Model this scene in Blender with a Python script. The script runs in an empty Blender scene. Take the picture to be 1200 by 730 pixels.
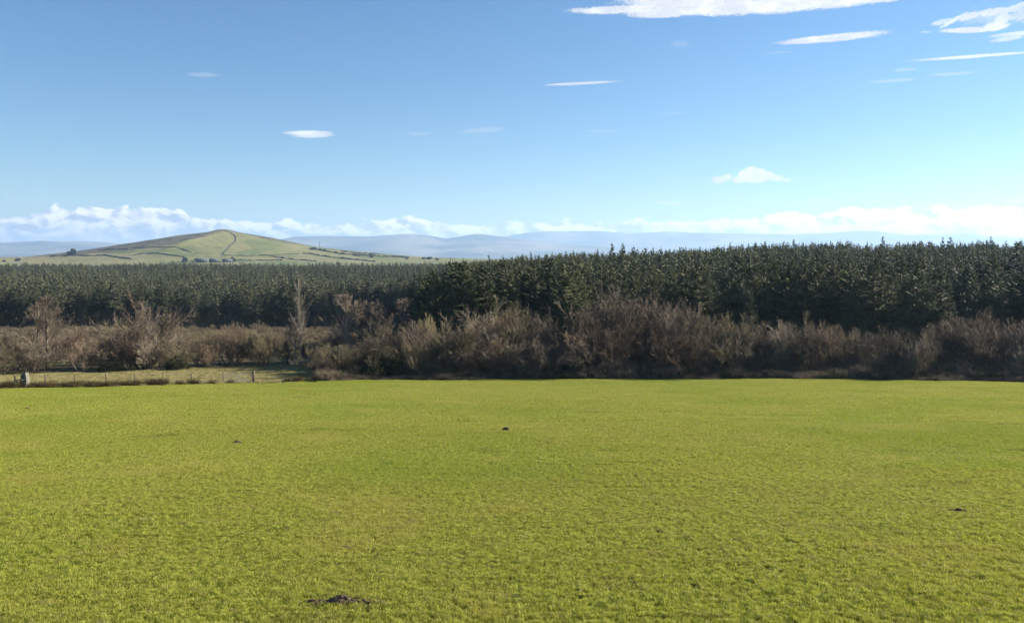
import bpy, math, random
import numpy as np
from mathutils import Vector, Matrix

R = math.radians
F = 942.0                     # focal length in photo pixels (photo 1200 wide)
PITCH = R(3.77)
HORIZON = 303.0
SUN_AZ, SUN_EL = R(73), R(24)
EXPO = 1.55
scene = bpy.context.scene
COL = scene.collection
rng = np.random.default_rng(7)
random.seed(7)

# ------------------------------------------------------------------ utilities
def photo_dir(px, py):
    cx, cy = (px-600)/F, (365-py)/F
    f = np.array([0, math.cos(PITCH), -math.sin(PITCH)]); u = np.array([0, math.sin(PITCH), math.cos(PITCH)])
    v = f+u*cy; v[0] += cx
    return v/np.linalg.norm(v)
def az_el(px, py):
    v = photo_dir(px, py); return math.degrees(math.atan2(v[0], v[1])), math.degrees(math.asin(v[2]))
def X(px, d): return (px-600)/F*d
def rowtan(py): return np.tan(np.arctan((365-np.asarray(py, float))/F)-PITCH)
def Z(py, d): return rowtan(py)*d

def _hash(ix, iy, seed):
    h = (ix.astype(np.int64)*374761393 + iy.astype(np.int64)*668265263 + seed*974711) & 0xffffffff
    h = ((h ^ (h >> 13))*1274126177) & 0xffffffff
    return ((h ^ (h >> 16)) & 0xffff)/65535.0
def vnoise(x, y, scale, seed=0):
    x = np.asarray(x, float)/scale; y = np.asarray(y, float)/scale
    ix, iy = np.floor(x), np.floor(y); fx, fy = x-ix, y-iy
    fx = fx*fx*(3-2*fx); fy = fy*fy*(3-2*fy)
    a = _hash(ix, iy, seed); b = _hash(ix+1, iy, seed); c = _hash(ix, iy+1, seed); d = _hash(ix+1, iy+1, seed)
    return (a*(1-fx)+b*fx)*(1-fy)+(c*(1-fx)+d*fx)*fy - 0.5
def fbm(x, y, scale, octv=4, seed=0):
    s = 0; a = 1.0
    for o in range(octv):
        s = s + a*vnoise(x, y, scale/2**o, seed+o*17); a *= 0.5
    return s
def sstep(a, b, x):
    t = np.clip((np.asarray(x, float)-a)/(b-a), 0, 1); return t*t*(3-2*t)

# ------------------------------------------------------------------ terrain
_d = np.arange(-300, 2001, 1.0)
def _prof(k):
    k = sorted(k.items()); v = np.interp(_d, [a for a, b in k], [b for a, b in k])
    n = 13; p = np.pad(v, n//2, mode='edge'); return np.convolve(p, np.ones(n)/n, 'valid')
FIELD = {-300: -4.0, 0: -3.94, 12: -5.303, 100: -15.30}
PL = _prof({**FIELD, 118: -16.85, 128: -17.4, 150: -18.4, 260: -23, 400: -22, 700: -17.5, 1200: -12.5, 2000: -12})
PR = _prof({**FIELD, 108: -16.2, 2000: -16.2})
_gx = [430, 480, 560, 620, 760, 840, 900, 1300]; _gz = [-22, -20, -13.9, -12, -10.5, -8.8, -7.7, -7.5]
def H(x, y):
    x = np.asarray(x, float); y = np.asarray(y, float)
    yy = np.clip(y, -299, 1999)
    px = 600+F*x/np.maximum(y, 20)
    l = np.interp(yy, _d, PL)
    g = np.interp(px, _gx, _gz)
    t = np.clip((y-108)/192, 0, 1)
    r = np.interp(yy, _d, PR) + t*(g+16.2)
    r = np.where(y > 450, r+(np.clip((y-450)/900, 0, 1))*(-12.5-r), r)
    w = sstep(420, 520, px)*sstep(106, 118, y)
    z = l*(1-w)+r*w
    n = fbm(x, y, 24, 3, 3)*0.5*sstep(110, 140, y)
    n = n + fbm(x, y, 10, 3, 9)*0.17*sstep(8, 25, y)
    z = z+n
    return np.where(y > 2000, z - 2*sstep(2000, 10000, y), z)
# the far edge of the pasture (distance as a function of direction)
_ex = [-600, 0, 200, 370, 470, 600, 900, 1060, 1200, 1350, 1500, 1800]; _ed = [60, 79, 88, 98, 102, 103, 103, 101, 96, 88, 78, 60]  # past the right frame bent nearer, so the thicket there shades the pasture
def edge(px): return np.interp(px, _ex, _ed)
def pos(px, d): x = X(px, d); return (float(x), float(d), float(H(x, d)))

# ------------------------------------------------------------------ mesh making
def make_mesh(name, V, Q=None, T=None, mat=None, smooth=False):
    V = np.asarray(V, np.float32)
    me = bpy.data.meshes.new(name)
    Q = np.zeros((0, 4), np.int32) if Q is None else np.asarray(Q, np.int32)
    T = np.zeros((0, 3), np.int32) if T is None else np.asarray(T, np.int32)
    me.vertices.add(len(V)); me.vertices.foreach_set('co', V.ravel())
    loops = np.concatenate([Q.ravel(), T.ravel()])
    me.loops.add(len(loops)); me.loops.foreach_set('vertex_index', loops.astype(np.int32))
    n = len(Q)+len(T); me.polygons.add(n)
    st = np.concatenate([np.arange(len(Q))*4, len(Q)*4+np.arange(len(T))*3]).astype(np.int32)
    me.polygons.foreach_set('loop_start', st)
    me.update(calc_edges=True); me.validate()
    if smooth: me.polygons.foreach_set('use_smooth', np.ones(len(me.polygons), bool))
    if mat: me.materials.append(mat)
    return me
def attr(me, name, vals):
    a = me.attributes.new(name, 'FLOAT', 'POINT'); a.data.foreach_set('value', np.asarray(vals, np.float32).ravel())

def nrm(v): return v/np.maximum(np.linalg.norm(v, axis=1, keepdims=True), 1e-9)
def tubes(p0, p1, r0, r1, sides=3):
    p0, p1 = np.asarray(p0, float), np.asarray(p1, float); n = len(p0)
    r0 = np.broadcast_to(r0, n); r1 = np.broadcast_to(r1, n)
    d = nrm(p1-p0); ref = np.where(np.abs(d[:, 2:3]) > 0.9, [[1., 0, 0]], [[0, 0, 1.]])
    u = nrm(np.cross(d, ref)); w = np.cross(d, u)
    V = np.zeros((n, 2, sides, 3))
    for s in range(sides):
        a = 2*math.pi*s/sides; e = u*math.cos(a)+w*math.sin(a)
        V[:, 0, s] = p0+e*r0[:, None]; V[:, 1, s] = p1+e*r1[:, None]
    b = np.arange(n)[:, None]*2*sides
    Q = np.stack([np.concatenate([b+s, b+(s+1) % sides, b+sides+(s+1) % sides, b+sides+s], 1) for s in range(sides)], 1)
    return V.reshape(-1, 3), Q.reshape(-1, 4)
def merge(parts):
    Vs, Qs, o = [], [], 0
    for V, Q in parts:
        Vs.append(V); Qs.append(Q+o); o += len(V)
    return np.concatenate(Vs), np.concatenate(Qs)
def boxV(c, s, rz=0.0, tilt=(0, 0)):
    """one box, as (V, Q)"""
    c = np.array(c, float); h = np.array(s, float)/2
    P = np.array([[x, y, z] for z in (-1, 1) for x, y in ((-1, -1), (1, -1), (1, 1), (-1, 1))])*h
    M = np.array(Matrix.Rotation(rz, 3, 'Z') @ Matrix.Rotation(tilt[0], 3, 'X') @ Matrix.Rotation(tilt[1], 3, 'Y'))
    return P@M.T+c, np.array([[3, 2, 1, 0], [4, 5, 6, 7], [0, 1, 5, 4], [1, 2, 6, 5], [2, 3, 7, 6], [3, 0, 4, 7]])

def link(name, me, parent=None, loc=(0, 0, 0), rz=0, sc=1):
    o = bpy.data.objects.new(name, me); COL.objects.link(o)
    if parent: o.parent = parent
    o.location = loc; o.rotation_euler = (0, 0, rz); o.scale = (sc, sc, sc) if not hasattr(sc, '__len__') else sc
    return o
def tag(o, label=None, cat=None, group=None, kind=None):
    if label: o['label'] = label
    if cat: o['category'] = cat
    if group: o['group'] = group
    if kind: o['kind'] = kind
    return o
def thing(name, label, cat, loc, rz=0, sc=1, group=None, parts=()):
    o = link(name, None, None, loc, rz, sc); o.empty_display_size = 0.3
    tag(o, label, cat, group)
    for pn, me in parts: link(pn, me, o)
    return o

# ------------------------------------------------------------------ materials
def newmat(name):
    m = bpy.data.materials.new(name); m.use_nodes = True
    nt = m.node_tree; nt.nodes.clear(); return m, nt
class N:
    def __init__(s, nt): s.nt = nt
    def __call__(s, t, **k):
        n = s.nt.nodes.new(t)
        for a, b in k.items(): setattr(n, a, b)
        return n
    def L(s, a, b): s.nt.links.new(a, b)
    def put(s, sock, v):
        if isinstance(v, bpy.types.NodeSocket): s.nt.links.new(v, sock)
        else: sock.default_value = v
    def math(s, op, a, b=0.0, c=None, clamp=False):
        n = s.nt.nodes.new('ShaderNodeMath'); n.operation = op; n.use_clamp = clamp
        s.put(n.inputs[0], a); s.put(n.inputs[1], b)
        if c is not None: s.put(n.inputs[2], c)
        return n.outputs[0]
    def noise(s, vec, scale, detail=3, rough=0.55, dist=0.0, dim='3D'):
        n = s.nt.nodes.new('ShaderNodeTexNoise'); n.noise_dimensions = dim
        if vec is not None: s.L(vec, n.inputs['Vector'])
        n.inputs['Scale'].default_value = scale; n.inputs['Detail'].default_value = detail
        n.inputs['Roughness'].default_value = rough; n.inputs['Distortion'].default_value = dist
        return n.outputs[0]
    def mix(s, f, a, b):
        n = s.nt.nodes.new('ShaderNodeMix'); n.data_type = 'RGBA'
        s.put(n.inputs[0], f); s.put(n.inputs[6], a if isinstance(a, bpy.types.NodeSocket) else (*a, 1)); s.put(n.inputs[7], b if isinstance(b, bpy.types.NodeSocket) else (*b, 1))
        return n.outputs[2]
    def ss(s, x, a, b):
        n = s.nt.nodes.new('ShaderNodeMapRange'); n.interpolation_type = 'SMOOTHSTEP'
        s.put(n.inputs[0], x); s.put(n.inputs[1], a); s.put(n.inputs[2], b); n.inputs[3].default_value = 0; n.inputs[4].default_value = 1
        return n.outputs[0]
def surf(name, color_fn, rough=0.9, transl=0.0, bump=None, spec=0.2):
    m, nt = newmat(name); n = N(nt)
    out = n('ShaderNodeOutputMaterial'); p = n('ShaderNodeBsdfPrincipled')
    g = n('ShaderNodeNewGeometry'); obi = n('ShaderNodeObjectInfo')
    c = color_fn(n, g.outputs['Position'], obi.outputs['Random'])
    n.L(c, p.inputs['Base Color']); p.inputs['Roughness'].default_value = rough
    p.inputs['Specular IOR Level'].default_value = spec
    if bump:
        b = n('ShaderNodeBump'); b.inputs['Strength'].default_value = bump[1]; b.inputs['Distance'].default_value = bump[2]
        n.L(n.noise(g.outputs['Position'], bump[0], 5), b.inputs['Height']); n.L(b.outputs[0], p.inputs['Normal'])
    if transl:
        t = n('ShaderNodeBsdfTranslucent'); n.L(c, t.inputs[0]); mx = n('ShaderNodeMixShader'); mx.inputs[0].default_value = transl
        n.L(p.outputs[0], mx.inputs[1]); n.L(t.outputs[0], mx.inputs[2]); n.L(mx.outputs[0], out.inputs[0])
    else: n.L(p.outputs[0], out.inputs[0])
    return m
def two(a, b, scale, lo=0.35, hi=0.65, rnd=0.0, third=None, detail=4):
    def f(n, P, rand):
        x = n.noise(P, scale, detail)
        if rnd: x = n.math('ADD', x, n.math('MULTIPLY', n.math('SUBTRACT', rand, 0.5), rnd))
        c = n.mix(n.ss(x, lo, hi), a, b)
        if third: c = n.mix(n.ss(n.noise(P, third[0], 3), third[1], third[2]), c, third[3])
        return c
    return f

# pasture grass: yellow-green blades with paler / mossier drifts; noise also paints the undulation's light and dark bands
def grass_col(n, P, rand):
    fine = n.noise(P, 9.0, 4, .6)
    c = n.mix(n.ss(fine, .36, .62), (.165, .195, .018), (.415, .43, .07))
    mid = n.noise(P, 0.55, 4, .55)
    c = n.mix(n.math('MULTIPLY', n.ss(mid, .46, .72), .40), c, (.33, .29, .06))
    big = n.noise(P, 0.07, 3, .5)
    c = n.mix(n.math('MULTIPLY', n.ss(big, .42, .66), .5), c, (.21, .28, .02))
    c = n.mix(n.math('MULTIPLY', n.ss(n.noise(P, .18, 5, .6), .52, .68), .45), c, (.40, .36, .085))
    c = n.mix(n.math('MULTIPLY', n.ss(n.noise(P, .33, 5, .65), .60, .72), .5), c, (.11, .12, .02))
    dead = n.noise(P, 2.6, 3, .5)
    return n.mix(n.math('MULTIPLY', n.ss(dead, .60, .72), .5), c, (.34, .28, .11))
M_blade = surf('pasture_blades', grass_col, .55, .40, spec=.35)
gx, gy, _ = pos(318, 95)
def field_col(n, P, rand):
    c = n.mix(n.ss(n.noise(P, 5, 4), .35, .65), (.085, .10, .014), (.17, .165, .03))
    # trampled mud at the gateway
    v = n('ShaderNodeVectorMath', operation='SUBTRACT'); n.L(P, v.inputs[0]); v.inputs[1].default_value = (gx, gy, 0)
    sp = n('ShaderNodeSeparateXYZ'); n.L(v.outputs[0], sp.inputs[0])
    r = n.math('ADD', n.math('POWER', n.math('DIVIDE', sp.outputs[0], 5.5), 2), n.math('POWER', n.math('DIVIDE', sp.outputs[1], 2.2), 2))
    r = n.math('ADD', r, n.math('MULTIPLY', n.math('SUBTRACT', n.noise(P, 1.1, 4), .5), 2.2))
    return n.mix(n.ss(r, 1.1, .7), c, (.16, .105, .085))
M_field = surf('pasture_soil_and_thatch', field_col, 1.0, 0, (14, .6, .05), 0)
M_ground = surf('heath_ground', two((.055, .05, .022), (.12, .085, .045), .35, third=(.08, .5, .62, (.07, .08, .02))), 1.0, 0, (2, .5, .2))
M_tan = surf('dead_rough_grass', two((.25, .22, .09), (.44, .39, .19), 1.3, third=(.9, .55, .68, (.14, .16, .04))), .8, .35)
M_rush = surf('rush_brown', two((.045, .04, .015), (.13, .09, .04), 5), .8, .2)
M_bram = surf('bramble_and_dead_stalks', two((.105, .083, .058), (.25, .195, .14), 1.4, third=(.35, .52, .62, (.07, .075, .03))), .9, .15)
M_needle = surf('spruce_needles', two((.072, .088, .042), (.15, .165, .075), .9, .3, .7, .4, third=(.12, .52, .68, (.06, .075, .045))), .6, .15, spec=.12)
M_needleL = surf('spruce_needles_bluish', two((.070, .086, .050), (.148, .160, .090), .9, .3, .7, .5), .6, .15, spec=.12)
M_bark = surf('spruce_bark', two((.07, .055, .045), (.15, .12, .10), 3), .95)
M_twigs = {
 'red':   surf('twigs_red_brown', two((.115, .08, .055), (.195, .145, .10), .8, rnd=.5), .8, .1),
 'olive': surf('twigs_olive', two((.12, .10, .055), (.20, .165, .095), .8, rnd=.5), .8, .1),
 'grey':  surf('twigs_grey', two((.15, .12, .09), (.25, .205, .15), .8, rnd=.5), .8, .1),
 'dark':  surf('twigs_dark_shaded', two((.075, .06, .04), (.14, .112, .075), .8, rnd=.5), .8, .1),  # darker copy for thicket stretches in shade, the shade put into the colour
 'pale':  surf('twigs_pale', two((.18, .145, .11), (.29, .24, .185), 1.5), .8, .1)}
M_stem = surf('shrub_bark', two((.07, .055, .04), (.17, .14, .10), 2.5), .95)
M_palebark = surf('pale_bark', two((.19, .165, .135), (.34, .30, .25), 2), .9)
M_leaf = surf('evergreen_leaves', two((.02, .026, .012), (.05, .055, .022), 2, third=(1.0, .55, .68, (.09, .08, .04))), .9, .1, spec=.05)
M_wood = surf('weathered_fence_wood', two((.07, .058, .042), (.16, .135, .10), 9), .9)
M_galv = surf('galvanised_steel', two((.22, .23, .24), (.32, .33, .34), 8), .5)
M_galv.node_tree.nodes['Principled BSDF'].inputs['Metallic'].default_value = .6
M_stone = surf('lichened_stone', two((.08, .08, .068), (.20, .19, .16), 2.2, third=(7, .55, .66, (.32, .30, .24))), .95, 0, (9, .9, .08))
M_soil = surf('molehill_soil', two((.035, .025, .018), (.12, .085, .06), 18), 1.0, 0, (40, .8, .02))

# ------------------------------------------------------------------ ground sheet, pasture
def polar_ground():
    rs = np.concatenate([[0.0], np.geomspace(3, 21000, 300)])
    a = np.concatenate([np.linspace(-60, 60, 361), np.linspace(62, 298, 119)]); a = np.radians(a)
    Rr, A = np.meshgrid(rs, a, indexing='ij')
    x, y = Rr*np.sin(A), Rr*np.cos(A)
    z = H(x, y)
    px = 600+F*x/np.maximum(y, 1)
    infield = (y < edge(px)+3)
    z = z-np.where(infield, 0.35, 0.0)
    n, m = Rr.shape
    i, j = np.meshgrid(np.arange(n-1), np.arange(m), indexing='ij'); j2 = (j+1) % m
    Q = np.stack([i*m+j, (i+1)*m+j, (i+1)*m+j2, i*m+j2], -1).reshape(-1, 4)
    V = np.stack([x, y, z], -1).reshape(-1, 3)
    return make_mesh('ground', V, Q[:, ::-1], mat=M_ground, smooth=True)
tag(link('ground', polar_ground()), kind='structure')
def field_mesh():
    u = np.linspace(-150, 150, 420); v = np.linspace(0, 1, 420)**1.35
    U, Vv = np.meshgrid(u, v, indexing='ij')
    e = 99+0*U
    for _ in range(12): e = edge(600+F*U/e)
    e = e+1.2+fbm(U, U*0, 6, 3, 5)*1.0
    y = -20+(e+20)*Vv
    z = H(U, y)-.012
    z = z-np.where(Vv > .995, .5, 0)
    n, m = U.shape
    i, j = np.meshgrid(np.arange(n-1), np.arange(m-1), indexing='ij')
    Q = np.stack([i*m+j, (i+1)*m+j, (i+1)*m+j+1, i*m+j+1], -1).reshape(-1, 4)
    return make_mesh('field', np.stack([U, y, z], -1).reshape(-1, 3), Q, mat=M_field, smooth=True)
tag(link('field', field_mesh()), kind='structure')

# ------------------------------------------------------------------ scatter of stuff by geometry nodes
def scatter(name, label, cat, pts, rots, scl, idx, meshes):
    me = bpy.data.meshes.new(name)
    pts = np.asarray(pts, np.float32); me.vertices.add(len(pts)); me.vertices.foreach_set('co', pts.ravel())
    a = me.attributes.new('rot', 'FLOAT_VECTOR', 'POINT'); a.data.foreach_set('vector', np.asarray(rots, np.float32).ravel())
    a = me.attributes.new('scl', 'FLOAT_VECTOR', 'POINT'); a.data.foreach_set('vector', np.asarray(scl, np.float32).ravel())
    a = me.attributes.new('idx', 'INT', 'POINT'); a.data.foreach_set('value', np.asarray(idx, np.int32))
    ob = link(name, me)
    ng = bpy.data.node_groups.new(name+'_scatter', 'GeometryNodeTree')
    ng.interface.new_socket('Geometry', in_out='INPUT', socket_type='NodeSocketGeometry')
    ng.interface.new_socket('Geometry', in_out='OUTPUT', socket_type='NodeSocketGeometry')
    nn = ng.nodes; gi = nn.new('NodeGroupInput'); go = nn.new('NodeGroupOutput')
    iop = nn.new('GeometryNodeInstanceOnPoints'); g2i = nn.new('GeometryNodeGeometryToInstance')
    for m_ in reversed(meshes):
        src = bpy.data.objects.new(name+'_source', m_)
        oi = nn.new('GeometryNodeObjectInfo'); oi.inputs['Object'].default_value = src; oi.inputs['As Instance'].default_value = False
        ng.links.new(oi.outputs['Geometry'], g2i.inputs[0])
    def na(nm, t):
        q = nn.new('GeometryNodeInputNamedAttribute'); q.data_type = t; q.inputs['Name'].default_value = nm
        return [o for o in q.outputs if o.enabled and o.name == 'Attribute'][0]
    ng.links.new(gi.outputs[0], iop.inputs['Points']); ng.links.new(g2i.outputs[0], iop.inputs['Instance'])
    iop.inputs['Pick Instance'].default_value = True
    ng.links.new(na('idx', 'INT'), iop.inputs['Instance Index'])
    e2r = nn.new('FunctionNodeEulerToRotation'); ng.links.new(na('rot', 'FLOAT_VECTOR'), e2r.inputs[0])
    ng.links.new(e2r.outputs[0], iop.inputs['Rotation']); ng.links.new(na('scl', 'FLOAT_VECTOR'), iop.inputs['Scale'])
    ng.links.new(iop.outputs[0], go.inputs[0])
    md = ob.modifiers.new('scatter', 'NODES'); md.node_group = ng
    return tag(ob, label, cat, kind='stuff')

def blade_tile(size, n, hlo, hhi, w, lean, seed, mat, clump=.35, gap=.0, segs=2):
    r = np.random.default_rng(seed)
    x = r.uniform(-size/2, size/2, n)*1.15; y = r.uniform(-size/2, size/2, n)*1.15
    c = fbm(x+50*seed, y, clump, 3, seed)
    keep = c > gap-.5; x, y, c = x[keep], y[keep], c[keep]; n = len(x)
    h = (hlo+(hhi-hlo)*np.clip(.5+c*1.1, 0, 1))*r.uniform(.6, 1.2, n)
    a = r.uniform(0, 2*math.pi, n); l = lean*r.uniform(.2, 1.3, n)*h
    yaw = r.uniform(0, 2*math.pi, n); ww = w*r.uniform(.6, 1.3, n)/2
    dx, dy = np.cos(yaw)*ww, np.sin(yaw)*ww
    ox, oy = np.cos(a)*l, np.sin(a)*l
    b0 = np.stack([x-dx, y-dy, -0.02+0*x], 1); b1 = np.stack([x+dx, y+dy, -0.02+0*x], 1)
    m0 = np.stack([x-dx*.8+ox*.35, y-dy*.8+oy*.35, h*.6], 1); m1 = np.stack([x+dx*.8+ox*.35, y+dy*.8+oy*.35, h*.6], 1)
    t = np.stack([x+ox, y+oy, h], 1)
    V = np.stack([b0, b1, m1, m0, t], 1).reshape(-1, 3)
    b = np.arange(n)[:, None]*5
    return make_mesh('tile', V, np.concatenate([b, b+1, b+2, b+3], 1), np.concatenate([b+3, b+2, b+4], 1), mat=mat)

def tile_points(size, d0, d1, inside, margin=1.08, seed=1):
    P = []
    for y in np.arange(d0, d1, size):
        hw = .72*(y+4)*margin
        xs = np.arange(-hw, hw, size)+(y*7.3 % 1)*size
        P.append(np.stack([xs, y+0*xs], 1))
    P = np.concatenate(P); P = P+rng.uniform(-.05, .05, P.shape)*size; P = P[inside(P[:, 0], P[:, 1])]
    z = H(P[:, 0], P[:, 1]); e = .5
    sx = (H(P[:, 0]+e, P[:, 1])-H(P[:, 0]-e, P[:, 1]))/(2*e); sy = (H(P[:, 0], P[:, 1]+e)-H(P[:, 0], P[:, 1]-e))/(2*e)
    r = np.random.default_rng(seed); k = r.integers(0, 4, len(P))*math.pi/2
    # tilt in world, spin about own z first
    rots = []
    for a, b, c in zip(sx, sy, k):
        nrmv = Vector((-a, -b, 1)).normalized(); q = Vector((0, 0, 1)).rotation_difference(nrmv)
        rots.append((q.to_matrix() @ Matrix.Rotation(c, 3, 'Z')).to_euler())
    return np.column_stack([P, z+.02]), np.array(rots), r

def in_field(x, y):
    px = 600+F*x/y
    mud = ((x-gx)/5.2)**2+((y-gy)/2.0)**2+2.2*vnoise(x, y, 1.6, 8) < 1.0
    return (y < edge(px)+.6) & ~mud
allP, allR, allI, allS = [], [], [], []
GM = [blade_tile(1.0, 6200, .012, .060, .007, .8, s, M_blade, clump=.13, gap=.08) for s in range(7)]
GM += [blade_tile(1.0, 3400, .015, .070, .011, .75, s+20, M_blade, clump=.22, gap=.06) for s in range(6)]
GM += [blade_tile(2.0, 5200, .03, .085, .022, .6, s+40, M_blade, clump=.5, gap=.03) for s in range(6)]
for (size, d0, d1, i0, ni) in ((1.0, 8, 26, 0, 7), (1.0, 26, 44, 7, 6), (2.0, 44, 106, 13, 6)):
    p, ro, r = tile_points(size, d0, d1, in_field, seed=i0)
    allP.append(p); allR.append(ro); allI.append(r.integers(i0, i0+ni, len(p)))
    s = r.uniform(.8, 1.25, len(p)); allS.append(np.stack([1+0*s, 1+0*s, s*(1+.8*vnoise(p[:, 0], p[:, 1], 5, 77))], 1))
scatter('grass', 'short bright yellow-green pasture grass covering the sloping field', 'grass',
        np.concatenate(allP), np.concatenate(allR), np.concatenate(allS), np.concatenate(allI), GM)

# tan rough grass between the fence and the left scrub
def scrub_front(px): return np.interp(px, [-300, 0, 350, 420], [104, 112, 128, 118])
def in_rough(x, y):
    px = 600+F*x/y
    return (px < 385) & (y > edge(px)+.4) & (y < scrub_front(px)+3) & (px > -140)
TM = [blade_tile(1.5, 2600, .12, .34, .02, .7, s+60, M_tan, clump=.6, gap=.1) for s in range(5)]
p, ro, r = tile_points(1.5, 66, 134, in_rough, seed=3)
s = r.uniform(.7, 1.2, len(p)); low = np.where(vnoise(p[:, 0], p[:, 1], 9, 5) > .12, .6, 1.0)
scatter('rough_grass', 'pale tan dead grass strip between the fence and the bare scrub', 'rough grass', p, ro, np.stack([1+0*s, 1+0*s, s*low], 1), r.integers(0, 5, len(p)), TM)

# verge of dead stalks and bramble along the foot of the right-hand thicket
def stalk_tile(size, n, seed, mat, h=(.5, 1.5), w=.013):
    r = np.random.default_rng(seed)
    x = r.uniform(-size/2, size/2, n)*1.2; y = r.uniform(-size/2, size/2, n)*1.2
    hh = r.uniform(*h, n)*(1+.9*fbm(x+9*seed, y, 1.2, 2, seed)); a = r.uniform(0, 6.28, n); l = hh*r.uniform(.1, .8, n)
    p0 = np.stack([x, y, 0*x-.05], 1); p1 = np.stack([x+np.cos(a)*l*.4, y+np.sin(a)*l*.4, hh*.7], 1); p2 = np.stack([x+np.cos(a)*l, y+np.sin(a)*l, hh*r.uniform(.75, 1.05, n)], 1)
    # side sprigs
    k = r.integers(0, n, n*3); t = r.uniform(.3, 1, n*3)[:, None]; q = p1[k]*(1-t)+p2[k]*t
    dq = r.normal(0, 1, (n*3, 3)); dq[:, 2] = np.abs(dq[:, 2])*.6; q2 = q+nrm(dq)*r.uniform(.12, .35, (n*3, 1))
    V, Q = merge([tubes(p0, p1, w, w*.8), tubes(p1, p2, w*.8, w*.4), tubes(q, q2, w*.7, w*.35)])
    return make_mesh('stalks', V, Q, mat=mat)
VM = [stalk_tile(1.6, 420, s+80, M_bram) for s in range(6)]
def in_verge(x, y):
    px = 600+F*x/y
    return (px > 374) & (y > edge(px)-.2+.9*vnoise(x, y, 5, 21)) & (y < edge(px)+15)
p, ro, r = tile_points(1.3, 70, 122, in_verge, seed=4)
px = 600+F*p[:, 0]/p[:, 1]
dd = p[:, 1]-edge(px); s = np.clip(.45+.2*dd, .4, 1.15)*(1+.35*(dd > 7))*r.uniform(.55, 1.45, len(p))*(1+.9*vnoise(p[:, 0], p[:, 1], 3.5, 91))
scatter('bramble_verge', 'purplish brown dead stalks and bramble along the foot of the thicket', 'undergrowth', p, ro*0+np.array([0, 0, 1])*r.uniform(0, 6.28, (len(p), 1)), np.stack([1+0*s, 1+0*s, s], 1), r.integers(0, 6, len(p)), VM)

# ------------------------------------------------------------------ spruces
def make_spruce(seed, h=14.0, base=.12, rad=2.3, whorls=30, per=7, tw=9, sub=True, rt=.05, mat=None, low_dead=False):
    r = np.random.default_rng(seed)
    segs0, segs1, ra, rb = [], [], [], []
    wood0, wood1, wa, wb = [], [], [], []
    for w in range(whorls):
        t = (w+r.uniform(-.3, .3))/whorls; t = min(max(t, 0), .985)
        z0 = h*(base+(1-base)*t*.97)
        for b in range(per if t < .7 else max(3, per-2 if t < .85 else per-3)):
            az = r.uniform(0, 2*math.pi)
            L = (rad*min(1.0, (1-t)*1.15)**.8*r.uniform(.55, 1.15)+.16); thin = .7+.3*min(1, (1-t)*3.5)
            if t < .12: L *= r.uniform(.5, 1)
            el = -.30+1.05*t**1.5+r.normal(0, .10)
            d = np.array([math.cos(az)*math.cos(el), math.sin(az)*math.cos(el), math.sin(el)])
            p0 = np.array([0, 0, z0+r.uniform(-.15, .15)]); K = 4; pts = [p0]
            for k in range(K):
                dd = d+np.array([0, 0, .16*(k-1)]); pts.append(pts[-1]+dd/np.linalg.norm(dd)*L/K)
            pts = np.array(pts)
            for k in range(K):
                wood0.append(pts[k]); wood1.append(pts[k+1]); wa.append(.035*(1-k/K)+.008); wb.append(.035*(1-(k+1)/K)+.006)
            side = np.array([-d[1], d[0], 0]); side /= np.linalg.norm(side)+1e-9
            n = tw
            for q in range(n):
                s = .18+.82*(q+r.uniform(0, 1))/n; s = min(s, .999)
                kk = s*K; i = int(kk); pp = pts[i]*(1-(kk-i))+pts[min(i+1, K)]*(kk-i)
                for sg in (-1, 1):
                    dv = d*.75+side*sg*r.uniform(.5, 1.0)+np.array([0, 0, r.uniform(-.35, .15)]); dv /= np.linalg.norm(dv)
                    ln = (.04+.12*thin+.42*L*(1-s))*r.uniform(.7, 1.2)*thin
                    e = pp+dv*ln; segs0.append(pp); segs1.append(e); ra.append(rt*1.1*thin); rb.append(rt*.45*thin)
                    if sub:
                        for _ in range(2):
                            f = r.uniform(.25, .9); b0 = pp+dv*ln*f
                            d2 = dv+r.normal(0, .55, 3)+np.array([0, 0, -.2]); d2 /= np.linalg.norm(d2)
                            segs0.append(b0); segs1.append(b0+d2*ln*r.uniform(.4, .7)); ra.append(rt*.95*thin); rb.append(rt*.35*thin)
            segs0.append(pts[-2]); segs1.append(pts[-1]+(pts[-1]-pts[-2])*.3); ra.append(rt); rb.append(rt*.4)
    segs0.append([0, 0, h*.9]); segs1.append([0, 0, h*(.98+.055*r.random())]); ra.append(rt*.7); rb.append(rt*.3)
    V, Q = tubes(np.array(segs0), np.array(segs1), np.array(ra), np.array(rb), 3)
    crown = make_mesh('crown', V, Q, mat=mat)
    zs = np.linspace(-.3, h*.98, 7); rr = np.interp(zs, [0, h], [.16, .015])*h/14
    bend = np.cumsum(r.normal(0, .015, 7)); P = np.stack([bend*0, bend*0, zs], 1)
    parts = [tubes(P[:-1], P[1:], rr[:-1], rr[1:], 6), tubes(np.array(wood0), np.array(wood1), np.array(wa), np.array(wb), 3)]
    if low_dead:
        k = 40; zz = r.uniform(.06, base+.05, k)*h; a = r.uniform(0, 6.28, k); l = r.uniform(.5, 1.5, k)
        p0 = np.stack([0*zz, 0*zz, zz], 1); p1 = p0+np.stack([np.cos(a)*l, np.sin(a)*l, -.15*l], 1)
        parts.append(tubes(p0, p1, .022, .008, 3))
    V, Q = merge(parts)
    return make_mesh('trunk', V, Q, mat=M_bark), crown
NEAR = [make_spruce(100+i, 14, .06, (3.5, 3.0, 3.9, 2.6, 3.3, 4.2)[i], 33, 6, 9, True, .058, M_needle) for i in range(6)]
EDGE = [make_spruce(130+i, 14, .42, (3.0, 2.6, 3.2, 2.7)[i], 18, 7, 7, True, .06, M_needleL, True) for i in range(4)]
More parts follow.
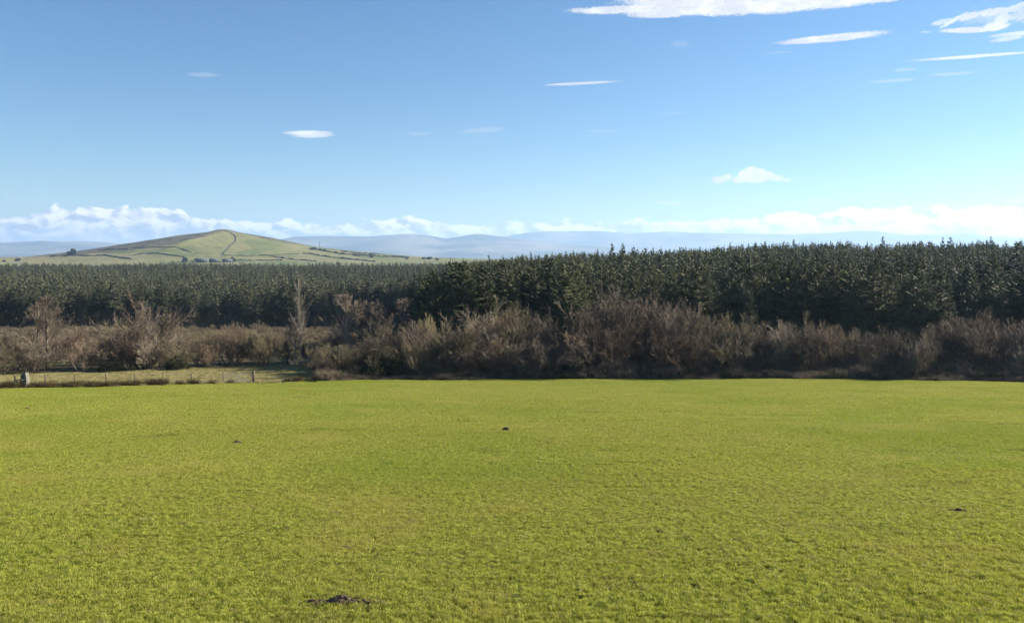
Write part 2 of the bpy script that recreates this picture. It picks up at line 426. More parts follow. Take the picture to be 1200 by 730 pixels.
FARR = [make_spruce(150+i, 14, .15, (3.5, 2.8, 3.9, 3.1)[i], 19, 6, 6, False, .10, M_needle) for i in range(4)]
FARL = [make_spruce(170+i, 14, .30, (2.6, 2.2, 2.9, 2.4)[i], 16, 6, 5, False, .11, M_needleL) for i in range(4)]

def joined(tc):
    """trunk and crown of a far tree in one mesh, for the uncountable mass"""
    t, c = tc; out = bpy.data.meshes.new('tree')
    vs, qs, mi, o = [], [], [], 0
    for k, m in enumerate((t, c)):
        v = np.zeros(len(m.vertices)*3, np.float32); m.vertices.foreach_get('co', v); v = v.reshape(-1, 3)
        l = np.zeros(len(m.loops), np.int32); m.loops.foreach_get('vertex_index', l)
        vs.append(v); qs.append(l.reshape(-1, 4)+o); mi.append(np.full(len(l)//4, k)); o += len(v)
    me = make_mesh('tree', np.concatenate(vs), np.concatenate(qs)); me.materials.append(t.materials[0]); me.materials.append(c.materials[0])
    me.polygons.foreach_set('material_index', np.concatenate(mi).astype(np.int32)); return me

# right-hand plantation
def right_front(px): return np.interp(px, [480, 560, 700, 900, 1300], [128, 126, 126, 124, 116])
trees = []   # (px, d, x, height, kind)
d = 116.0
while d < 420:
    sp = 4.0+(d-116)*.005
    x0, x1 = X(478, d), X(1330, d)
    for x in np.arange(x0, x1, sp):
        xx = x+rng.normal(0, .5); dd = d+rng.normal(0, .55); px = 600+F*xx/dd
        if dd < right_front(px)+vnoise(px, 0, 40, 2)*6: continue
        if px < 492+vnoise(dd, 0, 20, 6)*14 or rng.random() < .05: continue
        lim = (np.interp(px, [490, 520, 560, 620, 700, 900, 1300], [320, 308, 302, 299, 298, 296, 292]) if dd < 170 else np.interp(px, [500, 560, 620, 700, 800, 840, 900, 1300], [309, 304, 298, 292, 291, 287, 284, 282.5]))-2.0+abs(rng.normal(0, 3.6))+11.0*max(-.25, float(vnoise(px, dd*.15, 19, 66)))
        h = 13.2+rng.normal(0, 1.7)+3.4*vnoise(xx, dd, 16, 31)*2
        if dd < 142: h += np.interp(px, [490, 520, 700], [1.5, 2.2, .5])
        if px < 720 and dd > 165: h = min(h, np.interp(px, [500, 560, 620, 720], [11.0, 13., 14., 15.]))
        h = min(h, float(Z(lim, dd))-float(H(xx, dd)))
        trees.append((px, dd, xx, max(h, 7), 'R'))
    d += sp*1.0
# skyline emergents seen in the photograph (photo column, row of the tip, distance, broad?)
SKY = [(573, 294, 200, 0), (612, 293, 215, 0), (622, 291, 215, 0), (663, 290, 225, 0), (672, 289, 225, 0), (684, 291, 230, 0), (717, 281, 235, 1), (729, 281, 238, 1),
       (753, 289, 240, 1), (779, 290, 240, 0), (840, 285, 280, 0), (855, 281, 285, 0), (870, 284, 288, 0), (885, 281, 290, 0), (876, 283, 300, 0), (907, 283, 300, 0),
       (929, 277.5, 300, 1), (953, 284, 300, 0), (972, 279, 300, 0), (1033, 274, 290, 1), (1050, 284, 300, 0), (1088, 280, 300, 0), (1103, 275, 300, 0), (1112, 275, 300, 1), (1120, 281, 300, 0), (1133, 282, 300, 0),
       (540, 303, 190, 0), (558, 300, 200, 0), (590, 296, 200, 0), (640, 294, 220, 1), (700, 288, 240, 0), (742, 286, 250, 1), (765, 287, 255, 0), (800, 287, 260, 0), (820, 286, 270, 0), (895, 281, 295, 1), (940, 281, 300, 0), (990, 282, 300, 1), (1015, 280, 300, 0), (1070, 280, 300, 1), (1145, 278, 300, 0),
       (1155, 279, 295, 0), (1159, 274, 292, 0), (1177, 279, 300, 0), (1190, 280, 300, 1)]
near_px = sorted(trees, key=lambda t: t[1])
indiv = near_px[:225]; mass = near_px[225:]
def row_word(rank): return rank
marks = [(505, 'the left end of the plantation'), (560, 'the pale willow clumps'), (640, 'the dark gap'), (740, 'the tallest red-brown willows'),
         (850, 'the sloping willow shoulder'), (950, 'the low shaded scrub'), (1060, 'the dark bramble hollow'), (1160, 'the pale right-hand willows'), (1260, 'the right edge of the picture')]
bins = {}
for t in indiv:
    m = min(marks, key=lambda q: abs(q[0]-t[0]))
    dep = t[1]-float(right_front(t[0])); row = 'front row' if dep < 2.2 else 'second row' if dep < 5 else 'third row' if dep < 8 else 'rows farther back'
    bins.setdefault((m[1], row), []).append(t)
for (m, row), ts in bins.items():
    hs = sorted(ts, key=lambda t: -t[4-1])
    for k, t in enumerate(hs):
        px, dd, xx, h, _ = t
        v = NEAR[rng.integers(0, 6)]; s = h/14
        if len(hs) > 1 and k == 0: lab = f'tallest dark green spruce of the {row} behind {m}'
        elif len(hs) > 2 and k == len(hs)-1: lab = f'shortest dark green spruce of the {row} behind {m}'
        else: lab = f'dark green plantation spruce in the {row} behind {m}'
        thing('spruce_tree', lab, 'spruce tree', (xx, dd, float(H(xx, dd))-.1), rng.uniform(0, 6.28), (s*rng.uniform(1.0, 1.35)*(1.2 if px < 690 else 1.0),)*2+(s,),
              f'plantation spruces, {row} behind {m}', (('trunk', v[0]), ('crown', v[1])))
for k, (px, py, dd, broad) in enumerate(SKY):
    x = X(px, dd); g = float(H(x, dd)); h = float(Z(py, dd))-g
    v = NEAR[rng.integers(0, 6)]; s = h/14; w = s*(.95 if broad else .55)
    side = ['far left of', 'left of', 'mid', 'right of', 'far right of'][min(4, int((px-560)/130))]
    thing('spruce_tree', (f'broad' if broad else 'slim pointed')+f' spruce on the skyline {side} the plantation, ' +
          ('darkest against the pale sky' if py < 277 else 'above its neighbours' if py < 284 else 'just above the tree line'), 'spruce tree',
          (x, dd, g), rng.uniform(0, 6.28), (w, w, s/1.03), 'emergent spruces on the right skyline', (('trunk', v[0]), ('crown', v[1])))
rp = np.array([[t[2], t[1], float(H(t[2], t[1]))-.1] for t in mass]); rs = np.array([t[3]/14 for t in mass])
scatter('spruce_plantation', 'dense mass of dark green spruces rising to the right skyline', 'plantation', rp, np.array([0, 0, 1])*rng.uniform(0, 6.28, (len(rp), 1)),
        np.stack([rs*1.22, rs*1.22, rs], 1)*(1+0*rs[:, None]), rng.integers(0, 4, len(rp)), [joined(t) for t in FARR])

# left-hand forest beyond the scrub plain
def left_front(px): return 262+14*vnoise(px, 0, 60, 12)+np.interp(px, [0, 130, 200, 300, 420, 520], [4, -4, 6, 0, 8, 0])
LT = []
d = 250.0
while d < 760:
    sp = 4.1+(d-250)*.006
    for x in np.arange(X(-90, d), X(620, d), sp):
        xx = x+rng.normal(0, .7); dd = d+rng.normal(0, .8); px = 600+F*xx/dd
        if dd < left_front(px) or rng.random() < .04: continue
        top = np.interp(px, [0, 180, 400, 470, 520, 620], [307.5, 307, 306.5, 306, 307, 308])
        h = 12.6+rng.normal(0, 1.6)+5.0*vnoise(xx, dd, 26, 41)
        g = float(H(xx, dd)); cap = Z(top+1.2-2.4*max(0, rng.normal(0, 1)), dd)-g
        LT.append((px, dd, xx, float(min(h, max(cap, 7))), g))
    d += sp
LT.sort(key=lambda t: t[1]-left_front(t[0]))
lmarks = [(10, 'the left frame edge'), (50, 'the large bare tree with crossing limbs'), (115, 'the dark gap in the scrub'), (170, 'the pale bare crown'), (240, 'the low olive scrub'),
          (300, 'the gateway'), (352, 'the tall pale pole-like tree'), (405, 'the pale birch'), (460, 'the dark shaded thicket')]
for t in LT[:44]:
    px, dd, xx, h, g = t
    if px < -10 or px > 500: continue
    m = min(lmarks, key=lambda q: abs(q[0]-px)); v = EDGE[rng.integers(0, 4)]; s = h/14
    thing('spruce_tree', f'bare-trunked grey-green spruce on the forest edge far behind {m[1]}', 'spruce tree', (xx, dd, g-.1), rng.uniform(0, 6.28), (s*1.05, s*1.05, s),
          f'forest edge spruces behind {m[1]}', (('trunk', v[0]), ('crown', v[1])))
LTm = LT[44:]
rp = np.array([[t[2], t[1], t[4]-.1] for t in LTm]); rs = np.array([t[3]/14 for t in LTm]); fr = np.array([t[1]-left_front(t[0]) < 12 for t in LTm])
scatter('spruce_forest', 'wide dark grey-green spruce forest across the valley below the hill', 'forest', rp, np.array([0, 0, 1])*rng.uniform(0, 6.28, (len(rp), 1)),
        np.stack([rs*1.15, rs*1.15, rs], 1), np.where(fr, rng.integers(4, 8, len(rp)), rng.integers(0, 4, len(rp))), [joined(t) for t in FARL]+[joined(t) for t in EDGE])

# ------------------------------------------------------------------ bare shrubs and trees
def branch_level(P0, D, L, Rd, r, k, lo, hi, spread, up, lr, rr):
    """children of the branches (P0, D, L); returns their arrays"""
    n = len(P0); idx = np.repeat(np.arange(n), k)
    t = r.uniform(lo, hi, len(idx)); 
    p = curve_point(P0[idx], D[idx], L[idx], t)
    d = D[idx]+r.normal(0, spread, (len(idx), 3)); d[:, 2] += up; d = nrm(d)
    l = L[idx]*r.uniform(*lr, len(idx))*(1.15-.5*t); rad = Rd[idx]*rr*(1-.4*t)
    return p, d, l, rad
def curve_point(P0, D, L, t):
    return P0+D*(L*t)[:, None]+np.array([0, 0, 1.])*(.10*L*t*t)[:, None]
def branch_tubes(P0, D, L, Rd, segs, sides=3):
    parts = []
    for s in range(segs):
        a = curve_point(P0, D, L, np.full(len(L), s/segs)); b = curve_point(P0, D, L, np.full(len(L), (s+1)/segs))
        parts.append(tubes(a, b, Rd*(1-.6*s/segs), Rd*(1-.6*(s+1)/segs), sides))
    return parts
def make_shrub(seed, stems=11, h=6.0, fan=.45, ks=(5, 5, 6), spread=(.38, .42, .5), up=(.25, .2, .15), lr=(.45, .75), r0=.055, twig=.011, mat='red', bark=None, trunk=None):
    r = np.random.default_rng(seed)
    if trunk:      # single trunk with limbs all the way up
        th, nl = trunk
        D = nrm(np.array([[r.normal(0, .04), r.normal(0, .04), 1.]])); P0 = np.array([[0, 0, -.2]]); L = np.array([th]); Rd = np.array([r0*2.6])
        st = branch_tubes(P0, D, L, Rd, 8, 6)
        t = np.sort(r.uniform(.28, .97, nl)); p = curve_point(np.repeat(P0, nl, 0), np.repeat(D, nl, 0), np.repeat(L, nl), t)
        a = r.uniform(0, 6.28, nl); el = r.uniform(.25, .8, nl)+fan; d = np.stack([np.cos(a)*np.cos(el), np.sin(a)*np.cos(el), np.sin(el)], 1)
        l = h*.36*(1.12-t)*r.uniform(.6, 1.2, nl)+.5; rad = r0*(1.25-t)
        P0, D, L, Rd = p, d, l, rad; st += branch_tubes(P0, D, L, Rd, 3, 4)
    else:
        a = r.uniform(0, 6.28, stems); sp = np.abs(r.normal(0, fan, stems))+.05
        D = nrm(np.stack([np.cos(a)*sp, np.sin(a)*sp, np.ones(stems)], 1)); P0 = np.stack([np.cos(a)*.35*sp, np.sin(a)*.35*sp, np.full(stems, -.15)], 1)
        L = h*.62*r.uniform(.7, 1.05, stems); Rd = np.full(stems, r0)*r.uniform(.6, 1.2, stems)
        st = branch_tubes(P0, D, L, Rd, 3, 4)
    tw = []
    for lv, k in enumerate(ks):
        last = lv == len(ks)-1
        P0, D, L, Rd = branch_level(P0, D, L, Rd, r, k, .25 if lv else .08, 1.0, spread[lv], up[lv], lr, .5)
        Rd = np.maximum(Rd, twig)
        (tw if lv else st).extend(branch_tubes(P0, D, L, Rd, 2 if not last else 1, 3))
    ms = make_mesh('stems', *merge(st), mat=bark or M_stem); mt = make_mesh('twigs', *merge(tw), mat=M_twigs[mat])
    zt = np.percentile(np.array([v.co.z for v in mt.vertices]), 98.5)
    ms['top'] = float(zt)
    return ms, mt
SH = {}
for i, mt_ in enumerate(('red', 'red', 'olive', 'grey', 'dark', 'dark', 'grey', 'olive')):
    SH.setdefault('up_'+mt_, []).append(make_shrub(200+i, 16, 7, .42, (5, 6, 6), (.28, .38, .46), (.26, .20, .16), twig=.014, mat=mt_))
for i, mt_ in enumerate(('red', 'red', 'olive', 'olive', 'grey', 'dark')):
    SH.setdefault('rd_'+mt_, []).append(make_shrub(220+i, 9, 5.5, .55, (6, 6, 7), (.45, .5, .6), (.12, .08, .05), twig=.013, mat=mt_))
SH['tree_grey'] = [make_shrub(240+i, h=10, fan=.25, ks=(5, 6, 5), spread=(.35, .4, .5), up=(.15, .1, .05), r0=.075, twig=.013, mat='grey', trunk=(9.0, 22)) for i in range(2)]
SH['pole'] = [make_shrub(250, h=13, fan=.35, ks=(4, 5, 4), spread=(.3, .4, .5), up=(.2, .1, .0), lr=(.3, .5), r0=.05, twig=.013, mat='pale', bark=M_palebark, trunk=(13.5, 46))]
SH['birch'] = [make_shrub(260+i, h=9, fan=.55, ks=(4, 6, 5), spread=(.3, .4, .5), up=(.2, .15, .1), r0=.06, twig=.013, mat=('grey', 'pale')[i], bark=M_palebark, trunk=(8.5, 26)) for i in range(2)]
def put_shrub(kind, px, d, h, label, group=None, wide=1.0, name='bare_shrub', cat='shrub', vi=None):
    vs = SH[kind]; v = vs[rng.integers(0, len(vs))] if vi is None else vs[vi]; s = h/v[0]['top']
    x, y, z = pos(px, d)
    return thing(name, label, cat, (x, y, z), rng.uniform(0, 6.28), (s*wide, s*wide, s), group, (('stems', v[0]), ('twigs', v[1])))

# right-hand thicket: crown line read off the photograph
RX = [395, 412, 430, 470, 500, 520, 545, 570, 600, 625, 650, 668, 685, 700, 740, 790, 830, 870, 900, 940, 1000, 1060, 1100, 1130, 1200, 1700]
RY = [405, 388, 380, 374, 372, 378, 374, 364, 366, 374, 374, 388, 364, 350, 343, 346, 353, 363, 378, 380, 387, 387, 380, 367, 364, 364]
rz_names = [(395, 470, 'left of the pale willow clumps', 'dark', ['up_dark', 'rd_dark']), (470, 545, 'in front of the leftmost plantation spruces', 'olive-brown', ['up_olive', 'up_grey', 'up_red']),
            (545, 612, 'between the olive willows and the dark gap', 'reddish brown', ['up_red', 'rd_grey', 'up_grey', 'up_olive']), (612, 672, 'beside the dark gap in the thicket', 'grey-brown', ['up_red', 'up_grey', 'up_dark']),
            (672, 780, 'in the tallest part of the thicket', 'red-brown', ['up_red', 'up_grey', 'rd_red', 'up_red']), (780, 890, 'on the right shoulder of the tallest thicket', 'red-brown', ['up_red', 'up_grey', 'up_dark', 'rd_olive']),
            (890, 990, 'in the low shaded stretch of scrub', 'dark brown', ['up_dark', 'up_red']), (990, 1110, 'in the shaded hollow', 'dark purplish', ['up_dark', 'rd_dark', 'up_dark']),
            (1110, 1600, 'at the right edge of the picture', 'pale brown', ['up_grey', 'up_red', 'up_grey'])]
for row, (off, sx, hm) in enumerate(((3.8, 5.2, .66), (7.5, 4.4, .95), (12.0, 4.2, 1.03))):
    x = X(402, 108)
    while x < X(1520, 108):  # runs on out of view: unseen willows added to shade the field edge
        px = 600+F*x/108; d = float(edge(px))+off+rng.normal(0, .8)
        xx = x+rng.normal(0, .5); px = 600+F*xx/d
        z0 = float(H(xx, d)); top = float(Z(np.interp(px, RX, RY), d)); h = (top-z0)*hm*rng.uniform(.80, 1.06)*(1.02+.42*float(vnoise(xx, 0, 8.5, 77)))
        if row == 0 and rng.random() < .3: x += sx; continue
        if (652 < px < 682 or 905 < px < 918 or 470 < px < 480) and row < 3: x += sx*.5; continue
        for a, b, where, col, kinds in rz_names:
            if a <= px < b:
                put_shrub(kinds[rng.integers(0, len(kinds))], px, d, h, f'{col} leafless willow, {("front", "middle", "back")[row]} row {where}', f'{("front", "middle", "back")[row]} row willows {where}', rng.uniform(.95, 1.2) if h > 7 else 1.35)
        x += sx
# low bushes at the very foot
for k, (px, dd, h, kind, lab) in enumerate([(378, 101.5, 2.6, 'rd_red', 'low brown shrub at the left tip of the thicket by the lane'), (388, 103, 4.6, 'rd_olive', 'olive bare shrub just right of the shaded lane'),
      (397, 103.5, 4.4, 'birch', 'slender pale-stemmed sapling at the left tip of the thicket'), (410, 104, 4.0, 'rd_dark', 'dark rounded bare bush beside the pale sapling'),
      (535, 106, 6.2, 'up_olive', 'yellowish slender willow in front of the red-brown row'), (560, 106, 5.0, 'rd_red', 'small reddish bush below the red-brown willows'),
      (1075, 101, 5.2, 'up_grey', 'pale twiggy sapling in front of the shaded hollow'), (928, 108, 7, 'up_grey', 'greyish willow standing forward of the low shaded scrub')]):
    put_shrub(kind, px, dd, h, lab, None, 1.2)

# evergreen dark bushes (leaf clumps on stems)
def make_leafy(seed, rad=2.0, n=8000, leaf=.075, squash=.8, mat=None, lobes=14):
    r = np.random.default_rng(seed)
    c = r.normal(0, 1, (lobes, 3)); c = nrm(c)*r.uniform(.3, .75, (lobes, 1))*rad; c[:, 2] = np.abs(c[:, 2])*squash+rad*.35; lr = r.uniform(.3, .55, lobes)*rad
    k = r.integers(0, lobes, n); d = nrm(r.normal(0, 1, (n, 3))); p = c[k]+d*(lr[k]*r.uniform(.55, 1.05, n)**.5)[:, None]
    p = p[p[:, 2] > .1]; n = len(p)
    u = nrm(r.normal(0, 1, (n, 3))); w = nrm(np.cross(u, r.normal(0, 1, (n, 3)))); s = leaf*r.uniform(.6, 1.4, (n, 1))
    V = np.stack([p-u*s, p-w*s*.5, p+u*s, p+w*s*.5], 1).reshape(-1, 3); Q = np.arange(n*4).reshape(-1, 4)
    st = tubes(np.zeros((lobes, 3))+[0, 0, -.1], c, .05*rad/2, .02*rad/2, 5)
    return make_mesh('stems', *st, mat=M_stem), make_mesh('foliage', V, Q, mat=mat or M_leaf)
EV = [make_leafy(300+i) for i in range(3)]
for k, (px, dd, h, w, lab) in enumerate([(440, 104, 4.2, 1.25, 'dark evergreen bush in front of the shaded left thicket'), (422, 105, 2.8, 1.0, 'smaller dark evergreen bush beside the pale sapling'),
      (458, 104.5, 3.2, 1.0, 'low dark evergreen bush right of the large one'), (205, 121, 2.6, 1.3, 'dark green bush under the bare scrub near the fence'), (128, 118, 2.4, 1.3, 'dark shadowed bush under scrub below the dark gap')]):
    v = EV[k % 3]; s = h/3.0; x, y, z = pos(px, dd)
    thing('evergreen_bush', lab, 'bush', (x, y, z), k*1.3, (s*w, s*w, s), None, (('stems', v[0]), ('foliage', v[1])))

# left scrub
LX = [-100, 0, 30, 60, 100, 115, 130, 160, 190, 210, 240, 280, 320, 360, 395, 430, 480]; LY = [390, 390, 385, 381, 385, 399, 384, 378, 383, 392, 396, 394, 392, 394, 390, 384, 380]
lz = [(-140, 35, 'behind the standing stone', 'grey-brown', ['rd_red', 'rd_grey', 'rd_olive']), (35, 105, 'around the large crossing-limbed tree', 'warm brown', ['rd_red', 'rd_red', 'rd_olive']), (105, 205, 'below the pale bare crown', 'grey-brown', ['rd_grey', 'rd_red', 'rd_olive']),
      (205, 275, 'left of the gateway', 'olive-brown', ['rd_olive', 'rd_olive', 'rd_red']), (275, 340, 'behind the gateway', 'reddish brown', ['rd_red', 'rd_olive', 'up_olive']), (340, 480, 'around the tall pale pole-like tree', 'olive-brown', ['rd_olive', 'up_olive', 'rd_red'])]
for row, (off, sx, hm) in enumerate(((1.5, 4.0, .78), (5.0, 4.2, .93), (9.5, 4.6, .97), (15, 5.4, .95), (22, 6.0, .90))):
    x = X(-110, 116)
    while x < X(470, 120):
        px = 600+F*x/118; d = float(scrub_front(px))+off+rng.normal(0, 1.0)
        if px > 372: d = max(d, 119+off*.9)
        z0 = float(H(X(px, d), d)); top = float(Z(np.interp(px, LX, LY)+rng.normal(0, 3.), d)); h = max((top-z0)*hm*rng.uniform(.80, 1.08)*(1.06+.45*float(vnoise(X(px, d), row//2*9, 7.5, 78))), 2.6)
        for a, b, where, col, kinds in lz:
            if a <= px < b and not rng.random() < (.25 if row == 0 else .14):
                rw = ('front', 'second', 'third', 'fourth', 'back')[row]
                put_shrub(kinds[rng.integers(0, len(kinds))], px, d, h, f'{col} leafless shrub, {rw} row {where}', f'{rw} row shrubs {where}', rng.uniform(.95, 1.25))
        x += sx*rng.uniform(.85, 1.15)
for px, d, ytop, kind, vi, lab, nm in [
      (52, 119, 345, 'tree_grey', 0, 'large bare tree with crossing limbs rising above the left scrub', 'bare_tree'),
      (40, 121, 356, 'tree_grey', 1, 'bare tree leaning beside the large crossing-limbed one', 'bare_tree'),
      (170, 127, 354, 'rd_grey', 0, 'pale bare fan-shaped crown above the scrub left of the gate', 'bare_tree'),
      (352, 131, 317, 'pole', 0, 'tall slender pale tree standing far above the scrub', 'bare_tree'),
      (345, 133, 372, 'birch', 0, 'short pale tree at the foot of the tall slender one', 'bare_tree'),
      (406, 136, 345, 'birch', 1, 'pale birch with upswept branches right of the tall slender tree', 'bare_tree'),
      (418, 140, 352, 'birch', 0, 'second pale birch, just behind the upswept one', 'bare_tree'),
      (440, 150, 352, 'tree_grey', 0, 'brownish bare tree left of the spruce plantation', 'bare_tree'),
      (300, 150, 376, 'tree_grey', 1, 'reddish bare treetop above the scrub behind the gateway', 'bare_tree'),
      (478, 165, 350, 'birch', 1, 'bare silvery tree at the left foot of the plantation', 'bare_tree')]:
    z0 = float(H(X(px, d), d)); h = float(Z(ytop, d))-z0
    put_shrub(kind, px, d, h, lab, None, {'pole': .6, 'birch': 1.5}.get(kind, 1.0), nm, 'tree', vi)
# the scrub plain farther back, one low mass
def joined2(tc): return joined(tc)
pts, scs = [], []
d = 148.0
while d < 262:
    for x in np.arange(X(-90, d), X(560, d), 4.3):
        xx = x+rng.normal(0, 1.2); dd = d+rng.normal(0, 1.5); px = 600+F*xx/dd
        if px > 505+rng.normal(0, 8) and dd > 128: continue
        if dd > left_front(px)-2: continue
        h = rng.uniform(.7, 1.15)*float(np.interp(dd, [148, 258], [3.0, 1.4]))*(1+.3*vnoise(xx, dd, 30, 3)*2); pts.append((xx, dd, float(H(xx, dd)))); scs.append(h)
    d += 4.0
low = SH['rd_olive']+SH['rd_red']+SH['rd_grey']+SH['up_olive']; tops = np.array([m[0]['top'] for m in low]); ii = rng.integers(0, len(low), len(pts))
scs = np.array(scs)/tops[ii]
scatter('scrub', 'low olive-brown leafless scrub spreading across the valley floor to the forest', 'scrub', np.array(pts), np.array([0, 0, 1])*rng.uniform(0, 6.28, (len(pts), 1)), np.stack([scs*1.3, scs*1.3, scs], 1), ii, [joined2(t) for t in low])

# ------------------------------------------------------------------ fence, gate, stone, rushes, molehills
def fence_obj(pxs, label, hpost=1.35, lean_seed=5):
    r = np.random.default_rng(lean_seed); base = []
    x0, y0, z0 = pos(pxs[0], float(edge(pxs[0]))+.5)
    root = thing('fence', label, 'fence', (x0, y0, z0)); tops = []
    for px in pxs:
        x, y, z = pos(px, float(edge(px))+.5); P = np.array([x-x0, y-y0, z-z0]); hh = hpost*r.uniform(.92, 1.1)
        tl = (r.normal(0, .03), r.normal(0, .04)); V, Q = boxV((0, 0, hh/2-.15), (.10, .10, hh+.3), r.uniform(0, .5), tl); 
        link('post', make_mesh('post', V, Q, mat=M_wood), root, P); tops.append((P, hh))
    seg0, seg1 = [], []
    for (a, ha), (b, hb) in zip(tops[:-1], tops[1:]):
        for f in (.95,):
            seg0.append(a+[0, -.06, ha*f]); seg1.append(b+[0, -.06, hb*f])
    link('barbed_wire', make_mesh('wire', *tubes(seg0, seg1, .004, .004), mat=M_galv), root)
    seg0, seg1 = [], []
    for (a, ha), (b, hb) in zip(tops[:-1], tops[1:]):
        for zf in (.05, .16, .28, .42, .58, .78): seg0.append(a+[0, -.06, zf*1.0]); seg1.append(b+[0, -.06, zf*1.0])
        n = int(np.linalg.norm(b-a)/.15)
        for k in range(1, n):
            q = a+(b-a)*k/n; seg0.append(q+[0, -.06, .05]); seg1.append(q+[0, -.06, .78])
    link('netting', make_mesh('netting', *tubes(seg0, seg1, .0025, .0025), mat=M_galv), root)
fence_obj([-120, -85, -50, -18, 13, 49, 84, 121, 155, 188, 222, 259], 'post and wire sheep fence between the pasture and the tan grass strip')
def gate():
    xa, ya, za = pos(262, float(edge(262))+.5); xb, yb, zb = pos(292.5, float(edge(292.5))+.5)
    a = np.array([xa, ya, za]); b = np.array([xb, yb, zb])
    root = thing('field_gate', 'galvanised metal field gate beside the thick gatepost', 'gate', tuple(a)); b = b-a; a = a*0
    fr = [(a+[0, 0, .12], a+[0, 0, 1.12]), (b+[0, 0, .12], b+[0, 0, 1.12]), (a+[0, 0, 1.12], b+[0, 0, 1.12]), (a+[0, 0, .12], b+[0, 0, .12]), ((a+b)/2+[0, 0, .12], (a+b)/2+[0, 0, 1.12])]
    link('gate_frame', make_mesh('gate_frame', *tubes([f[0] for f in fr], [f[1] for f in fr], .028, .028, 6), mat=M_galv), root)
    for z in (.28, .44, .62, .84): link('bar', make_mesh('bar', *tubes([a+[0, 0, z]], [b+[0, 0, z]], .018, .018, 6), mat=M_galv), root)
gate()
x, y, z = pos(295, float(edge(295))+.4)
V, Q = boxV((0, 0, .65), (.26, .24, 1.7), .2); tag(link('gatepost', make_mesh('gatepost', V, Q, mat=M_wood), None, (x, y, z)), 'thick weathered wooden gatepost at the muddy gateway', 'gatepost')
x, y, z = pos(12.5, float(edge(12.5))+.1)
root = thing('rail_and_stake', 'pale rail nailed to a short stake left of the standing stone', 'rail', (x, y, z))
V, Q = boxV((.06, -.1, .4), (.09, .07, 1.0)); link('stake', make_mesh('stake', V, Q, mat=M_wood), root)
V, Q = boxV((.45, -.03, .88), (.95, .05, .10)); link('rail', make_mesh('rail', V, Q, mat=M_wood), root)

def rock(seed, h, w, dp):
    me = bpy.data.meshes.new('stone'); import bmesh
    bm = bmesh.new(); bmesh.ops.create_cube(bm, size=1); bmesh.ops.subdivide_edges(bm, edges=bm.edges, cuts=9, use_grid_fill=True)
    for v in bm.verts:
        c = v.co.copy(); t = c.z+.5
        s = 1-.28*t**2.0; x = c.x*s; y = c.y*(1-.2*t)
        x += .10*t-.04; r = math.hypot(c.x, c.y)
        n = float(vnoise(c.x*3+c.z*2+seed, c.y*3+c.z*2.6, .8, seed)); n2 = float(vnoise(c.x*7+c.z*5, c.y*7-c.z*6, .8, seed+3))
        # softened corners
        k = 1-.16*max(0, abs(c.x)*2+abs(c.y)*2-1.35)
        zz = t*h*(1+.10*n) - (.20*h*max(0, (-c.x*2-.1))*t**3)
        v.co = Vector(((x*k+.09*n+.04*n2)*w, (y*k+.12*n-.05*n2)*dp, zz-.12))
    bm.to_mesh(me); bm.free(); me.materials.append(M_stone); return me
x, y, z = pos(24, float(edge(24))+.5)
tag(link('standing_stone', rock(3, 1.75, .88, .62), None, (x, y, z-.05), R(-9)), 'rough upright lichened standing stone by the fence at the far left', 'stone')

def rush(seed):
    r = np.random.default_rng(seed); n = 420
    a = r.uniform(0, 6.28, n); rr = np.abs(r.normal(0, .22, n)); p0 = np.stack([np.cos(a)*rr, np.sin(a)*rr, 0*a-.05], 1)
    h = r.uniform(.35, .8, n); l = r.uniform(.1, .55, n)*h; a2 = a+r.normal(0, .6, n)
    p1 = p0+np.stack([np.cos(a2)*l, np.sin(a2)*l, h], 1); return make_mesh('rush_tuft', *tubes(p0, p1, .007, .003), mat=M_rush)
RM = [rush(s) for s in range(4)]
rushes = [-40, -12, 1, 5, 9, 17, 31, 34, 40, 46, 52, 56, 60, 66, 76, 80, 86, 100, 103, 107, 111, 115, 119, 127, 133, 138, 142, 152, 157, 172, 176, 180, 187, 190, 206, 222, 226, 246, 268, 335, 345, 366]
def rlab(px):
    for a, b, t in ((-99, 12, 'left of the pale stake'), (12, 27, 'at the foot of the standing stone'), (27, 48, 'just right of the standing stone'), (48, 70, 'round the second visible fence post'), (70, 95, 'round the third visible fence post'),
                    (95, 125, 'in the darkest clump midway along the fence'), (125, 145, 'right of the darkest clump'), (145, 165, 'in the sparse stretch of fence'), (165, 195, 'in the right-hand dark clump'), (195, 300, 'towards the gate'), (300, 400, 'on the bank beyond the muddy gateway')):
        if a <= px < b: return t
for px in rushes:
    s = rng.uniform(.7, 1.25); x, y, z = pos(px+rng.normal(0, .6), float(edge(px))+rng.uniform(.1, .9)); t = rlab(px)
    o = link('rush_tuft', RM[rng.integers(0, 4)], None, (x, y, z), rng.uniform(0, 6), (s*1.35, s*1.35, s)); tag(o, f'dark brown rush tuft {t}', 'rush tuft', f'rush tufts {t}')

